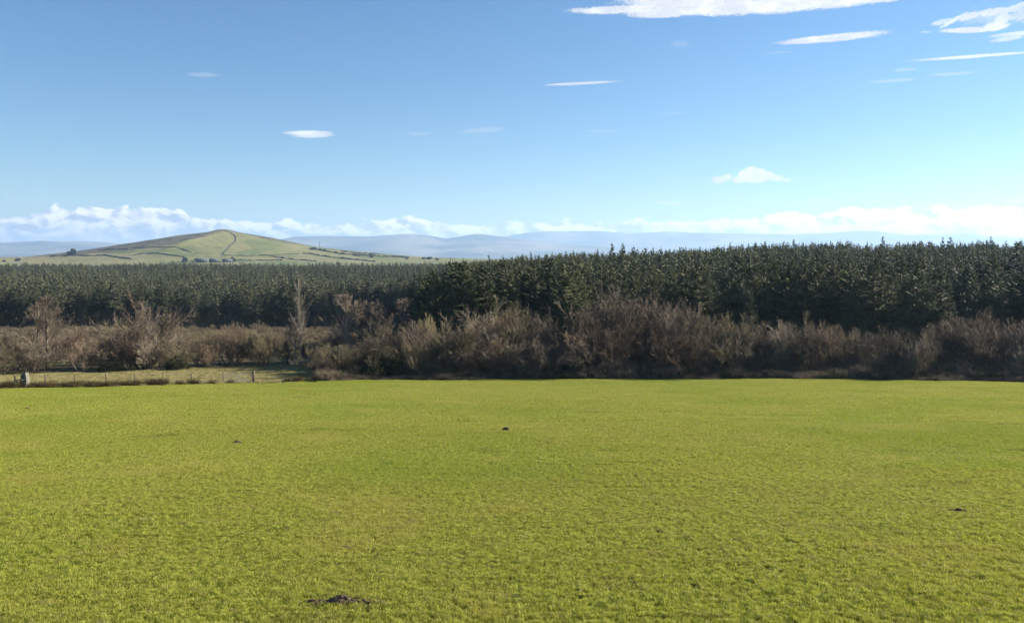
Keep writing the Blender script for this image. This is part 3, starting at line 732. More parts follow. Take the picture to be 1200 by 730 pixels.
def molehill(seed, r0, hh, scatterw, n=60, elong=1.6):
    r = np.random.default_rng(seed); k, m = 30, 12; r0 *= .8
    V = []
    for i in range(m+1):
        for j in range(k):
            a = 2*math.pi*j/k; rr = r0*(i/m)*(1+.35*float(vnoise(math.cos(a)*2+seed, math.sin(a)*2, 1, seed)))
            z = hh*(1-(i/m)**1.6)+.5*hh*float(vnoise(rr*math.cos(a)*14+seed, rr*math.sin(a)*14, 1, seed))*(1-(i/m)**3)
            V.append((rr*math.cos(a)*elong, rr*math.sin(a), z-.01*(i == m)))
    Q = [[i*k+j, (i+1)*k+j, (i+1)*k+(j+1) % k, i*k+(j+1) % k] for i in range(m) for j in range(k)]
    mound = make_mesh('molehill', V, Q, mat=M_soil, smooth=True); parts = []
    for _ in range(n):      # crumbs of earth
        a = r.uniform(0, 6.28); q = abs(r.normal(0, 1))*scatterw; s = r.uniform(.008, .030)
        V2, Q2 = boxV((math.cos(a)*q*elong, math.sin(a)*q*.8, s*.4+max(0, hh*(1-q/r0))), (s*1.6, s*1.3, s), r.uniform(0, 3), (r.uniform(-.6, .6), r.uniform(-.6, .6))); parts.append((V2, Q2))
    return mound, make_mesh('earth_crumbs', *merge(parts), mat=M_soil)
def dist_for(py):      # distance at which the pasture shows at this row
    return float(3.94/(-rowtan(py)-.1136))
for k, (px, py, r0, hh, sc, el, lab) in enumerate([(593, 506.5, .27, .18, .18, 1.1, 'dark round molehill standing alone in mid pasture'), (400, 705, .17, .09, .15, 1.7, 'broken dark earth scrape in the nearest grass'),
      (366, 706, .05, .035, .07, 2.2, 'thin earth crumbs left of the nearest scrape'), (426, 706, .045, .03, .08, 2.2, 'small earth crumbs right of the nearest scrape'), (1123, 601, .14, .05, .17, 2.3, 'flat dark molehill at the right of the pasture'),
      (278, 520.5, .17, .12, .12, 1.8, 'small dark molehill left of the middle of the pasture'), (32, 479, .2, .08, .2, 1.8, 'small dark molehill in the far left pasture'), (41, 479.5, .14, .06, .15, 1.8, 'tiny molehill right beside the far left one')]):
    d = dist_for(py); x, y, z = pos(px, d); x /= math.cos(PITCH)+(365-py)/F*math.sin(PITCH); z = float(H(x, d))
    mo, cr = molehill(400+k, r0, hh, sc, 140 if py > 590 else 50, el); o = link('molehill', mo, None, (x, y, z+.012), 0); tag(link('earth_crumbs', cr, o), kind='stuff'); o.rotation_euler.x = -.11; tag(o, lab, 'molehill')

# small scrapes and hoof marks in the turf
SM = [molehill(500+q, .13, .035, .1, 14, 2.0)[0] for q in range(4)]
pts = []
for cx_, cy_, sx_, sy_, n_ in ((205, 470, 62, 4, 34), (240, 463, 30, 3, 12), (40, 480, 30, 3, 8), (560, 640, 320, 70, 22), (420, 700, 60, 12, 10), (900, 590, 260, 60, 14), (250, 560, 200, 50, 10), (180, 458, 40, 1.5, 6)):
    for _ in range(n_):
        a, b = rng.normal(cx_, sx_), max(rng.normal(cy_, sy_), 456); d = dist_for(min(b, 725)); pts.append((X(a, d), d, float(H(X(a, d), d))-.004))
pts = np.array(pts); s = rng.uniform(.25, 1.0, len(pts))
scatter('turf_scrapes', 'small dark bare scrapes and hoof marks dotted through the pasture turf', 'bare soil', pts, np.array([-.11, 0, 0])+np.array([0, 0, 1])*rng.normal(0, .3, (len(pts), 1)), np.stack([s, s, s*1.3], 1), rng.integers(0, 4, len(pts)), SM)

# ------------------------------------------------------------------ the hill
CX = [-300, -100, 0, 40, 60, 85, 120, 150, 190, 225, 250, 259, 262, 268, 274, 290, 320, 345, 370, 400, 430, 470, 500, 560, 640, 760]
CY = [304, 303, 301.5, 301, 300.5, 297.5, 293, 288, 281, 275, 272.3, 270.8, 269.2, 269.3, 271.2, 274, 279, 284.5, 289.5, 292.8, 295.8, 299.3, 301.5, 303.5, 305, 306]
HD = 2000.0
hx = (np.array(CX)-600)/F*HD; hz = (HORIZON-np.array(CY))/F*HD
def hill_z(x, y):
    c = np.interp(x, hx, hz)
    t = np.where(y < HD, (HD-y)/560.0, (y-HD)/700.0); t = np.clip(t, 0, 1)
    g = (1-t**1.5)**1.5
    z = -13+(c+13)*g
    z = z+fbm(x, y, 160, 4, 51)*5.0*g*t*2+fbm(x, y, 34, 3, 52)*1.5*g*np.clip((c-5)/40, .1, 1)*np.clip(t*5, .2, 1)
    return z-2.0*(1-sstep(0, .06, g))
def hill():
    xs = np.linspace(hx[0], hx[-1], 420); ys = np.concatenate([np.linspace(1430, 2060, 190), np.linspace(2075, 2700, 30)])
    Xx, Y = np.meshgrid(xs, ys, indexing='ij'); Zz = hill_z(Xx, Y)
    n, m = Xx.shape; i, j = np.meshgrid(np.arange(n-1), np.arange(m-1), indexing='ij')
    Q = np.stack([i*m+j, (i+1)*m+j, (i+1)*m+j+1, i*m+j+1], -1).reshape(-1, 4)
    def hcol(n_, P, rand):
        c = n_.mix(n_.ss(n_.noise(P, .012, 5), .4, .62), (.10, .125, .035), (.18, .175, .065))
        f = n_('ShaderNodeAttribute', attribute_name='field'); c = n_.mix(n_.math('MULTIPLY', f.outputs['Fac'], .7), c, (.24, .21, .095))
        a = n_('ShaderNodeAttribute', attribute_name='heather')
        k = n_.ss(n_.math('ADD', a.outputs['Fac'], n_.math('MULTIPLY', n_.math('SUBTRACT', n_.noise(P, .016, 6, .7), .5), 2.6)), .42, .58)
        c = n_.mix(n_.math('MULTIPLY', n_.ss(n_.noise(P, .021, 6, .65), .56, .66), .75), c, (.075, .078, .04)); c = n_.mix(n_.math('MULTIPLY', n_.ss(n_.noise(P, .007, 4, .6), .52, .62), .6), c, (.22, .19, .085))
        return n_.mix(k, c, n_.mix(n_.ss(n_.noise(P, .05, 4), .4, .6), (.058, .046, .030), (.12, .105, .06)))
    m_ = surf('hill_pasture_and_heather', hcol, 1.0, 0, (.05, .8, 4))
    me = make_mesh('hill', np.stack([Xx, Y, Zz], -1).reshape(-1, 3), Q, mat=m_, smooth=True)
    px = 600+F*Xx/Y; py = HORIZON-F*Zz/Y; sky = np.interp(px, CX, CY); dep = py-sky
    left = np.interp(px, [60, 90, 150, 200, 235, 262, 285, 300, 312, 345, 350, 1300], [0, 2.5, 6, 7.5, 5, 1.4, 1.0, .5, 2.6, 1.8, 0, 0])
    hv = np.clip(.5+(left-dep)/3.0, 0, 1)*(Y < 2060)+(Y >= 2060)*.4
    attr(me, 'heather', hv.ravel())
    fd = ((px < 170) & (py > 297)).astype(float)*.8+((px > 350) & (px < 420) & (py > 293) & (py < 303))*.55+(px < 60)*.3
    attr(me, 'field', fd.ravel())
    return me
tag(link('hill', hill()), kind='structure')
def on_hill(px, py):
    k = (px-600)/F; ys = np.linspace(1445, 1999, 900); zz = hill_z(k*ys, ys); s = HORIZON-F*zz/ys
    i = np.where(s <= py)[0]; i = i[0] if len(i) else len(ys)-1
    return float(k*ys[i]), float(ys[i]), float(zz[i])
M_hedge = surf('hedge', two((.028, .032, .018), (.055, .052, .03), .3), 1.0)
M_wall = surf('turfed_stone_wall', two((.05, .045, .035), (.085, .08, .06), .3), 1.0)
def hedge(pl, label, w=2.2, h=2.0, mat=None, name='hedge', cat='hedge', seed=0):
    pts = []
    for (a, b), (c, d) in zip(pl[:-1], pl[1:]):
        n = max(2, int(abs(c-a)+abs(d-b))*2)
        for t in np.linspace(0, 1, n, endpoint=False): pts.append(on_hill(a+(c-a)*t, b+(d-b)*t))
    pts.append(on_hill(*pl[-1])); P = np.array(pts); o = P[0].copy()
    # resample about every 2.5 m
    L = np.concatenate([[0], np.cumsum(np.linalg.norm(np.diff(P, axis=0), axis=1))]); s = np.arange(0, L[-1], 2.5)
    P = np.stack([np.interp(s, L, P[:, k]) for k in range(3)], 1); P[:, 2] = hill_z(P[:, 0], P[:, 1])-.4
    r = np.random.default_rng(seed); n = len(P); T = nrm(np.gradient(P, axis=0)); Nn = np.stack([-T[:, 1], T[:, 0], 0*T[:, 0]], 1); Nn = nrm(Nn)
    hh = h*(1+.9*vnoise(s, 0*s, 9, seed)+.5*r.normal(0, .35, n)); hh = np.maximum(hh, .5); ww = w*r.uniform(.7, 1.2, n)/2
    V = np.stack([P-Nn*ww[:, None], P-Nn*ww[:, None]*.9+np.outer(hh*.7, [0, 0, 1]), P+np.outer(hh+.3, [0, 0, 1]), P+Nn*ww[:, None]*.9+np.outer(hh*.7, [0, 0, 1]), P+Nn*ww[:, None]], 1).reshape(-1, 3)-o
    i = np.arange(n-1)[:, None]*5; Q = np.concatenate([np.concatenate([i+k, i+k+1, i+5+k+1, i+5+k], 1) for k in range(4)])
    tag(link(name, make_mesh(name, V, Q[:, ::-1], mat=mat or M_hedge), None, tuple(o)), label, cat)
hedge([(263, 271.2), (271, 273), (276, 276), (278, 279.5), (277, 284), (272, 288), (268, 292), (262, 299)], 'dark wall curving down the hillside from the summit', 2.4, 1.8, M_wall, 'field_wall', 'wall', 1)
hedge([(155, 291.5), (170, 290.6), (185, 290.3), (208, 290.2), (216, 293), (225, 296)], 'dark hedge under the heather on the left flank of the hill', seed=2)
hedge([(152, 300), (172, 297.6), (185, 297.4), (200, 299.3), (217, 301.5)], 'hedge between the two lower left fields of the hill', seed=3)
hedge([(262, 299.6), (290, 300), (317, 299.8)], 'straight hedge along the foot of the hill below the curving wall', seed=4)
hedge([(317, 299.8), (330, 298.6), (345, 297.8), (360, 297.2)], 'faint hedge rising right from the straight foot hedge', 1.8, 1.5, seed=5)
hedge([(317, 300.2), (330, 302.5), (345, 304.5), (372, 306.5)], 'hedge slanting down from the end of the straight foot hedge', seed=6)
hedge([(272, 305.4), (300, 305.6), (332, 305.4)], 'lowest hedge just above the forest right of the farm', seed=7)
hedge([(356, 297), (367, 298), (376, 300), (390, 302), (410, 304), (440, 307)], 'lower slanting hedge on the right flank of the hill', 2.6, 2.4, seed=8)
hedge([(364, 292), (380, 294.5), (392, 296.6), (402, 298.2), (420, 299.3), (450, 301.2), (480, 302.2)], 'upper bushy hedge on the right flank below the mast', 3.0, 3.2, seed=9)
hedge([(400, 294.6), (412, 296.4), (425, 297.4), (445, 298.2)], 'broad dark hedge near the crest right of the mast', 4.5, 2.6, seed=10)
hedge([(88, 299.5), (105, 300.2), (125, 299.6), (140, 302), (156, 304)], 'hedge crossing the pale fields at the left foot of the hill', seed=11)
hedge([(60, 301.3), (90, 298.4), (110, 295.2), (130, 292.8), (152, 292.2)], 'dark hedge along the lower edge of the heather near the tree clump', 3, 2.2, seed=12)

# small trees on and below the hill
FT = [make_leafy(330+i, 3.5, 2600, .34, 1.15, surf('distant_tree_foliage_%d' % i, two((.022, .032, .018), (.05, .058, .032), .4), .8, .1), 12) for i in range(3)]
for k, (px, py, h, w, lab) in enumerate([(81.5, 299.8, 14, .6, 'left crown of the dark tree clump at the left end of the hill'), (87, 299.4, 20, .62, 'tallest dark tree of the clump at the left end of the hill'),
       (78, 301, 6, 1.2, 'low dark bush left of the tree clump'), (22, 306, 9, 1.2, 'dark round tree beyond the far left forest'), (6, 307, 6, 1.2, 'small bush at the far left beyond the forest'),
       (217, 307.5, 13, .8, 'upright dark tree left of the farm roofs'), (231, 305.5, 7, 1.2, 'bushy tree next to the farm roofs'), (273, 306.5, 13, .8, 'round green tree right of the farm'),
       (366, 293, 7, 1.1, 'left bush below the mast on the hill shoulder'), (369, 292.5, 9, 1.0, 'taller bush below the mast'), (376, 293.3, 6, 1.3, 'bush at the foot of the mast'), (381, 293.8, 6, 1.1, 'bush right of the mast'),
       (400, 298.2, 5.5, 1.2, 'hedgerow tree midway down the right flank'), (417, 299.8, 7, 1.4, 'dark hedgerow tree on the right flank'), (421, 300, 6, 1.4, 'hedgerow tree beside the dark one on the right flank'),
       (435, 299.5, 9, .8, 'small tree at the low crest of the right flank'), (436, 302, 8, 1.0, 'hedgerow tree below the low crest'), (497, 304, 7, 1.3, 'small tree at the right foot of the hill'), (503, 304, 9, 1.4, 'larger tree at the right foot of the hill'),
       (512, 305, 7, 1.3, 'rightmost small tree at the foot of the hill'), (477, 303.8, 6, 1.3, 'low bush on the pale ground right of the hill')]):
    x, y, z = on_hill(px, py); v = FT[k % 3]; s = h/6.2
    thing('distant_tree', lab, 'tree', (x, y, z-.5), k*1.7, (s*w, s*w, s), None, (('trunk', v[0]), ('crown', v[1])))

# mast
x, y, z = on_hill(375, 292.2)
root = thing('radio_mast', 'thin lattice radio mast on the right shoulder of the hill', 'mast', (x, y, z-.3))
seg0, seg1 = [], []
for k in range(3):
    a = k*2.094; seg0.append((1.3*math.cos(a), 1.3*math.sin(a), 0)); seg1.append((.45*math.cos(a), .45*math.sin(a), 17))
for q in range(9):
    for k in range(3):
        a, b = k*2.094, (k+1)*2.094; r1 = 1.3-.85*q/9; r2 = 1.3-.85*(q+1)/9
        seg0.append((r1*math.cos(a), r1*math.sin(a), q*17/9)); seg1.append((r2*math.cos(b), r2*math.sin(b), (q+1)*17/9))
M_mast = surf('mast_steel', two((.10, .10, .11), (.16, .16, .17), .5), .6)
link('lattice', make_mesh('lattice', *tubes(seg0, seg1, .11, .11, 4), mat=M_mast), root)
link('antenna', make_mesh('antenna', *merge([tubes([(0, 0, 15)], [(0, 0, 20.5)], .18, .10, 6)]+[boxV((.7*math.cos(a), .7*math.sin(a), 16.5), (.5, .5, 2.2), a) for a in (0, 2.09, 4.19)]), mat=M_mast), root)

# farm buildings showing over the forest
M_roof = surf('grey_sheet_roof', two((.08, .09, .105), (.13, .14, .155), .4), .95); M_render = surf('pale_rendered_wall', two((.08, .08, .08), (.14, .135, .13), .5), .9); M_dark = surf('shed_opening', two((.03, .03, .035), (.05, .05, .055), 1), .9)
def barn(px, py, w, dp, h, rise, rz, label, rooms=3):
    x, y, z = on_hill(px, py); z += .5; root = thing('farm_building', label, 'farm building', (x, y, z-1), rz)
    V = [(-w/2, -dp/2, -1), (w/2, -dp/2, -1), (w/2, dp/2, -1), (-w/2, dp/2, -1), (-w/2, -dp/2, h), (w/2, -dp/2, h), (w/2, dp/2, h), (-w/2, dp/2, h), (-w/2, 0, h+rise), (w/2, 0, h+rise)]
    me = make_mesh('walls', V, [(0, 1, 5, 4), (2, 3, 7, 6), (1, 2, 6, 5), (3, 0, 4, 7)], [(5, 6, 9), (7, 4, 8)], M_render); link('walls', me, root)
    o = .5; t = .25; sl = rise/(dp/2)
    for sg in (-1, 1):
        e = np.array([[-w/2-o, 0, h+rise+.05], [w/2+o, 0, h+rise+.05], [w/2+o, sg*(dp/2+o), h-sl*o+.05], [-w/2-o, sg*(dp/2+o), h-sl*o+.05]]); V8 = np.concatenate([e, e+[0, 0, t]])
        link('roof_slope', make_mesh('roof', V8, [(0, 1, 2, 3), (7, 6, 5, 4), (0, 4, 5, 1), (1, 5, 6, 2), (2, 6, 7, 3), (3, 7, 4, 0)], mat=M_roof), root)
    for k in range(rooms):
        link('opening', make_mesh('opening', *boxV((-w/2+(k+.5)*w/rooms, -dp/2-.02, h*.42), (w/rooms*.5, .08, h*.7)), mat=M_dark), root)
barn(238, 307.4, 22, 12, 4.5, 2.6, .15, 'long grey-roofed farm shed, leftmost of the farm at the foot of the hill', 4)
barn(252, 307.2, 16, 9, 4.2, 2.8, -.2, 'pale farm building in the middle of the farm', 3)
barn(267, 307.4, 18, 10, 4.0, 2.4, .3, 'bluish grey farm shed beside the round green tree', 3)
#barn(285, 307.5, 10, 7, 3.0, 2.2, .1, 'small pale cottage right of the round green tree', 2)
#barn(227, 307.2, 8, 7, 3.4, 2.2, .1, 'small pale outbuilding beside the upright dark tree', 1)

# far dark woods on the plain between the hill and the plantation
WM = [joined((v[0], v[1])) for v in FT]
pts = []; 
for d in (2300, 2600, 3000, 3500, 4100):
    for px in np.arange(470, 900, 1.6*2600/d*.9):
        q = px+rng.normal(0, 1); dd = d+rng.normal(0, 60); x = X(q, dd)
        if vnoise(q, d, 22, 61) < -.12 and d > 2400: continue
        pts.append((x, dd, float(H(x, dd))))
pts = np.array(pts); s = rng.uniform(.9, 1.6, len(pts))
scatter('distant_woods', 'thin dark line of far woods on the plain between hill and plantation', 'woods', pts, np.array([0, 0, 1])*rng.uniform(0, 6.28, (len(pts), 1)), np.stack([s*2, s*2, s], 1), rng.integers(0, 3, len(pts)), WM)

# ------------------------------------------------------------------ mountains across the plain
M_mtn = surf('mountain_slopes', two((.02, .03, .03), (.20, .18, .12), .0012), 1.0, 0, (.004, .6, 40))
def range_(name, pxs, pys, D, front, back, seed, amp):
    wx = (np.array(pxs)-600)/F*D; wz = (HORIZON-np.array(pys))/F*D
    xs = np.linspace(wx[0], wx[-1], 700); ys = np.concatenate([np.linspace(D-front, D, 60), np.linspace(D, D+back, 20)[1:]])
    Xx, Y = np.meshgrid(xs, ys, indexing='ij')
    c = np.interp(Xx, wx, wz)+fbm(Xx, Xx*0, 900, 4, seed)*amp
    t = np.where(Y < D, (D-Y)/front, (Y-D)/back)
    g = (1-t)**1.25
    z = -30+(c+30)*g+fbm(Xx, Y, 1500, 5, seed+3)*amp*2.4*g*np.clip(t*3, 0, 1)
    n, m = Xx.shape; i, j = np.meshgrid(np.arange(n-1), np.arange(m-1), indexing='ij')
    Q = np.stack([i*m+j, (i+1)*m+j, (i+1)*m+j+1, i*m+j+1], -1).reshape(-1, 4)
    tag(link(name, make_mesh(name, np.stack([Xx, Y, z], -1).reshape(-1, 3), Q, mat=M_mtn, smooth=True)), kind='structure')
range_('mountains', [-500, -200, -100, 0, 50, 110, 170, 240, 300, 330, 345, 380, 430, 475, 500, 522, 545, 560, 590, 615, 660, 760, 900],
       [290, 280, 282, 284, 282, 284, 287, 296, 295, 281.5, 278, 277.5, 277.5, 274.5, 276.5, 280, 277, 275, 277.5, 281, 286, 293, 303], 12000, 3200, 2000, 71, 22)
range_('far_mountains', [350, 520, 590, 615, 640, 700, 740, 780, 820, 880, 920, 1000, 1022, 1060, 1130, 1150, 1200, 1300, 1500, 1700],
       [298, 283, 277, 273, 271.5, 270.5, 273.5, 271.5, 272.5, 274, 276, 270.5, 271, 275, 273.5, 277, 279, 284, 284, 290], 16000, 3000, 2000, 81, 24)

# ------------------------------------------------------------------ air
V, Q = boxV((0, 3000, 300), (44000, 44000, 660))
m, nt = newmat('haze'); n = N(nt); out = n('ShaderNodeOutputMaterial'); pv = n('ShaderNodeVolumePrincipled')
pv.inputs['Color'].default_value = (.46, .68, 1.0, 1); pv.inputs['Density'].default_value = .85e-4; pv.inputs['Anisotropy'].default_value = .25
n.L(pv.outputs[0], out.inputs['Volume'])
hz_ = link('haze', make_mesh('haze', V, Q, mat=m)); tag(hz_, kind='stuff')

# ------------------------------------------------------------------ world: sky and clouds by direction
w = bpy.data.worlds.new('World'); scene.world = w; w.use_nodes = True; nt = w.node_tree; nt.nodes.clear(); n = N(nt)
out = n('ShaderNodeOutputWorld'); bg = n('ShaderNodeBackground'); n.L(bg.outputs[0], out.inputs[0])
SKYS = .047; CW = 2**-EXPO/SKYS; bg.inputs[1].default_value = SKYS
sky = n('ShaderNodeTexSky'); sky.sky_type = 'NISHITA'; sky.sun_disc = False; sky.sun_elevation = SUN_EL; sky.sun_rotation = SUN_AZ
sky.altitude = 60; sky.air_density = 1.0; sky.dust_density = .0; sky.ozone_density = 3.0
tc = n('ShaderNodeTexCoord'); sp = n('ShaderNodeSeparateXYZ'); n.L(tc.outputs['Generated'], sp.inputs[0])
az = n.math('MULTIPLY', n.math('ARCTAN2', sp.outputs[0], sp.outputs[1]), 180/math.pi)
el = n.math('MULTIPLY', n.math('ARCSINE', sp.outputs[2]), 180/math.pi)
cb = n('ShaderNodeCombineXYZ'); n.L(az, cb.inputs[0]); n.L(el, cb.inputs[1]); P = cb.outputs[0]
def offs(v, o):
    q = n('ShaderNodeVectorMath', operation='ADD'); n.L(v, q.inputs[0]); q.inputs[1].default_value = o; return q.outputs[0]
def vscale(v, s):
    q = n('ShaderNodeVectorMath', operation='MULTIPLY'); n.L(v, q.inputs[0]); q.inputs[1].default_value = s; return q.outputs[0]
def curve_of(pts):     # pts: (photo column, photo row) -> elevation as a function of azimuth
    ae = [az_el(a, b) for a, b in pts]; A0, A1 = -60., 60.
    t = n.math('DIVIDE', n.math('SUBTRACT', az, A0), A1-A0, clamp=True)
    fc = n('ShaderNodeFloatCurve'); c = fc.mapping.curves[0]
    ys = [(a-A0)/(A1-A0) for a, e in ae]; es = [e/10 for a, e in ae]
    c.points[0].location = (0, es[0]); c.points[1].location = (1, es[-1])
    for a_, e_ in zip(ys, es): c.points.new(a_, e_)
    fc.mapping.update(); n.L(t, fc.inputs[1]); return n.math('MULTIPLY', fc.outputs[0], 10)
def billow(v, sc):
    # lumpy heads: rounded cells at three sizes
    s = None
    dis = n.noise(vscale(v, (1, 1.5, 1)), sc*1.3, 2)
    vv = n('ShaderNodeVectorMath', operation='ADD'); n.L(v, vv.inputs[0])
    k = n('ShaderNodeCombineXYZ'); n.L(n.math('MULTIPLY', dis, .35/sc*2), k.inputs[0]); n.L(n.math('MULTIPLY', dis, -.25/sc*2), k.inputs[1]); n.L(k.outputs[0], vv.inputs[1])
    for q, a in ((1, .55), (2.3, .28), (5.3, .15)):
        vo = n('ShaderNodeTexVoronoi', feature='SMOOTH_F1'); n.L(vscale(vv.outputs[0], (1, 1.7, 1)), vo.inputs['Vector']); vo.inputs['Scale'].default_value = sc*q; vo.inputs['Smoothness'].default_value = .35
        x_ = n.math('MULTIPLY', n.math('SUBTRACT', 1, vo.outputs['Distance']), a); s = x_ if s is None else n.math('ADD', s, x_)
    return s
top = curve_of([(-300, 250), (-60, 252), (0, 254), (50, 250), (100, 248), (150, 247), (200, 249), (235, 259), (262, 262), (300, 262), (340, 263), (385, 266), (398, 261), (420, 264), (450, 260), (470, 257), (500, 262), (560, 265), (610, 261), (700, 262), (790, 262), (860, 260), (900, 256), (925, 250), (960, 252), (1000, 247), (1060, 246), (1120, 245), (1200, 245), (1500, 243)])
bot = curve_of([(-300, 282), (0, 285), (60, 283), (120, 284), (180, 282), (230, 281), (300, 282), (330, 281), (400, 280), (500, 281), (620, 280), (760, 279), (900, 279), (1000, 280), (1200, 286), (1500, 290)])
b0 = billow(P, .5); b1 = billow(offs(P, (.38, .30, 0)), .5)
nz = n.noise(vscale(P, (1, 2, 1)), .8, 6, .6)
t_ = n.math('ADD', n.math('SUBTRACT', top, el), n.math('MULTIPLY', n.math('SUBTRACT', b0, .34), 1.1))
t_ = n.math('ADD', t_, n.math('MULTIPLY', n.math('SUBTRACT', nz, .5), .9))
mtop = n.ss(t_, -.02, .13)
mbot = n.ss(n.math('ADD', n.math('SUBTRACT', el, bot), n.math('MULTIPLY', n.math('SUBTRACT', nz, .5), 1.4)), -.35, .35)
bank = n.math('MULTIPLY', mtop, mbot)
rightness = n.ss(az, 4, 30)
light = n.math('ADD', n.math('MULTIPLY', n.math('SUBTRACT', b0, b1), 3.0), n.math('MULTIPLY', n.math('SUBTRACT', el, bot), .20))
light = n.math('ADD', light, n.math('ADD', .40, n.math('MULTIPLY', rightness, .3)))
light = n.math('ADD', light, n.math('MULTIPLY', n.math('SUBTRACT', nz, .5), .5))
lit = n.ss(light, .0, 1.0)
ccol = n.mix(lit, (.52*CW, .58*CW, .72*CW), (1.6*CW, 1.5*CW, 1.38*CW))
hsv = n('ShaderNodeHueSaturation'); hsv.inputs['Saturation'].default_value = 1.2; hsv.inputs['Hue'].default_value = .503; n.L(sky.outputs[0], hsv.inputs['Color']); hsv.inputs['Value'].default_value = 1.0
tint = n('ShaderNodeVectorMath', operation='MULTIPLY'); n.L(hsv.outputs[0], tint.inputs[0]); tint.inputs[1].default_value = (.90, .975, 1.0)
col = n.mix(n.math('MULTIPLY', bank, .97), tint.outputs[0], ccol)
# thin high clouds: (column, row, half width px, half height px, tilt deg, opacity, raggedness)
WISPS = [(722, 12, 62, 5.5, 2, .9, .8), (785, 11, 75, 10, 1, 1, .7), (850, 9, 75, 11, 2, 1, .7), (915, 6, 70, 11, 4, 1, .7), (975, 2, 70, 9, 5, .95, .7), (800, 1, 80, 9, 2, 1, .7), (1030, -1, 50, 5, 5, .8, .8), (770, 18, 40, 4, 0, .9, .9), (975, 45, 62, 5.0, 5.5, .95, .5), (680, 98, 50, 1.9, 3, .8, .35), (362, 156, 30, 3.4, 0, .9, .3), (367, 158.5, 26, 4, 1, .7, .3),
         (566, 153, 30, 4, 4, .25, .6), (492, 157, 18, 2.2, 0, .22, .4), (238, 88, 20, 3, -2, .2, .6), (842, 211, 9, 6, 0, .9, .5), (852, 208, 6, 5, 0, .8, .5), (866, 211, 9, 5, 0, .9, .5), (872, 205, 8, 7, 0, 1, .5), (881, 201, 9, 7, 0, 1, .5), (884, 209, 18, 7, 0, 1, .5), (891, 203, 8, 7, 0, 1, .5), (900, 206, 9, 6, 0, 1, .5), (909, 209, 10, 4.5, -4, .9, .5), (921, 211, 8, 2.5, 0, .6, .5),
         (785, 238, 20, 2.5, -3, .5, .6), (867, 232, 9, 3, -10, .2, .6), (1118, 24, 15, 3, 28, .85, .9), (1138, 19, 16, 4, 16, .9, .9), (1163, 14.5, 24, 4.5, 8, .9, .9), (1186, 11, 20, 4, 22, .75, 1.0), (1174, 23, 9, 8, 40, .9, .8), (1166, 31.5, 15, 5.5, 8, 1, .7), (1137, 35.5, 30, 3.4, 2, 1, .6), (1192, 20, 22, 3, 10, .7, .9), (1160, 21, 22, 6, 10, .35, 1.2), (1104, 26, 12, 3.4, 14, .6, .7), (1085, 38, 6, 1.5, 0, .4, .5), (1190, 40, 26, 2.6, 6, .7, .6), (1180, 46, 16, 3, 8, .65, .7),
         (1140, 66.5, 64, 2.0, 4.2, .85, .3), (1045, 95, 26, 2, 4, .35, .5), (1060, 82, 14, 2, 3, .3, .6), (1115, 87, 24, 1.8, 4, .35, .5), (797, 52, 12, 5, 0, .14, 1.0), (705, 154, 24, 2.5, 0, .14, .6), (790, 133, 22, 2, 3, .14, .6),
         (1195, 236, 18, 4, 0, .5, .9), (912, 62, 18, 1.6, 4, .18, .5), (1085, 244, 60, 4, 2, .45, .9), (960, 236, 14, 2.4, 0, .2, .8), (1230, 10, 40, 12, 12, .7, 1.2)]
wn = n.noise(vscale(P, (1, 2.6, 1)), 1.5, 7, .62); wn2 = n.noise(offs(vscale(P, (1, 2.2, 1)), (5, 3, 1)), .5, 4, .55)
wn3 = n.noise(vscale(P, (1, 3.4, 1)), 4.5, 6, .65)
wn4 = n.noise(vscale(P, (1, 4.0, 1)), 11, 4, .6)
wt = n.math('ADD', n.math('ADD', n.math('MULTIPLY', wn, .30), n.math('MULTIPLY', wn2, .10)), n.math('ADD', n.math('MULTIPLY', wn3, .36), n.math('MULTIPLY', wn4, .24)))
k = 180/math.pi/F; acc = None
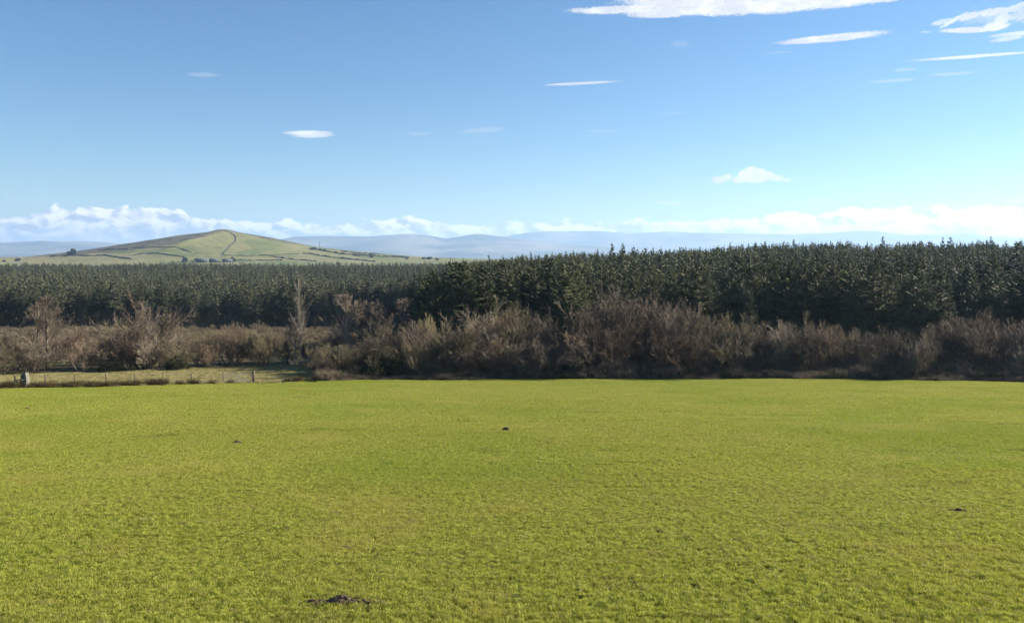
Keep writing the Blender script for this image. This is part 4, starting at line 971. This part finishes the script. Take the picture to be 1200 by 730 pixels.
for (cx_, cy_, hw, hh, tilt, op, rag) in WISPS:
    a_, e_ = az_el(cx_, cy_); ct, st_ = math.cos(R(tilt))*hw, math.sin(R(tilt))*hw
    (a1_, e1_), (a2_, e2_) = az_el(cx_-ct, cy_+st_), az_el(cx_+ct, cy_-st_); tilt = math.degrees(math.atan2(e2_-e1_, a2_-a1_))
    mp = n('ShaderNodeMapping', vector_type='TEXTURE'); n.L(P, mp.inputs[0])
    mp.inputs['Location'].default_value = (a_, e_, 0); mp.inputs['Rotation'].default_value = (0, 0, R(tilt)); mp.inputs['Scale'].default_value = (hw*k*.88, hh*k*.78, 1)
    ln = n('ShaderNodeVectorMath', operation='LENGTH'); n.L(mp.outputs[0], ln.inputs[0])
    q = n.math('ADD', n.math('SUBTRACT', 1.16, ln.outputs['Value']), n.math('MULTIPLY', n.math('SUBTRACT', wt, .52), max(rag, .5)*4.2))
    q = n.math('MULTIPLY', n.ss(q, -.05, .42), op)
    q = n.math('MULTIPLY', n.math('MULTIPLY', q, n.ss(n.math('ADD', n.math('MULTIPLY', wn3, .6), n.math('MULTIPLY', wn4, .4)), .22, .52)), n.ss(ln.outputs['Value'], 1.9, 1.3))
    acc = q if acc is None else n.math('MAXIMUM', acc, q)
shade = n.ss(n.math('ADD', wn2, n.math('MULTIPLY', wn, .4)), .45, .85)
wcol = n.mix(shade, (1.15*CW, 1.13*CW, 1.10*CW), (.82*CW, .82*CW, .86*CW))
col = n.mix(acc, col, wcol)
n.L(col, bg.inputs[0])
w.cycles.sampling_method = 'MANUAL'; w.cycles.sample_map_resolution = 256

# ------------------------------------------------------------------ sun, camera, render
sl = bpy.data.lights.new('sun', 'SUN'); sl.energy = 5.0; sl.angle = R(.53); sl.color = (1, .90, .74)
so = bpy.data.objects.new('sun', sl); COL.objects.link(so)
dv = Vector((math.sin(SUN_AZ)*math.cos(SUN_EL), math.cos(SUN_AZ)*math.cos(SUN_EL), math.sin(SUN_EL)))
so.rotation_euler = dv.to_track_quat('Z', 'Y').to_euler()
cam = bpy.data.cameras.new('camera'); co = bpy.data.objects.new('camera', cam); COL.objects.link(co)
co.location = (0, 0, 0); co.rotation_euler = (math.pi/2-PITCH, 0, 0); cam.sensor_width = 36; cam.lens = 36*F/1200; cam.clip_start = .1; cam.clip_end = 80000
scene.camera = co
vs = scene.view_settings; vs.view_transform = 'Standard'; vs.look = 'None'; vs.gamma = 1; vs.exposure = EXPO; vs.use_curve_mapping = False
scene.cycles.use_denoising = True; scene.cycles.max_bounces = 6; scene.cycles.diffuse_bounces = 3; scene.cycles.volume_bounces = 1; scene.cycles.transparent_max_bounces = 6
scene.cycles.use_adaptive_sampling = True; scene.cycles.adaptive_threshold = 0.02
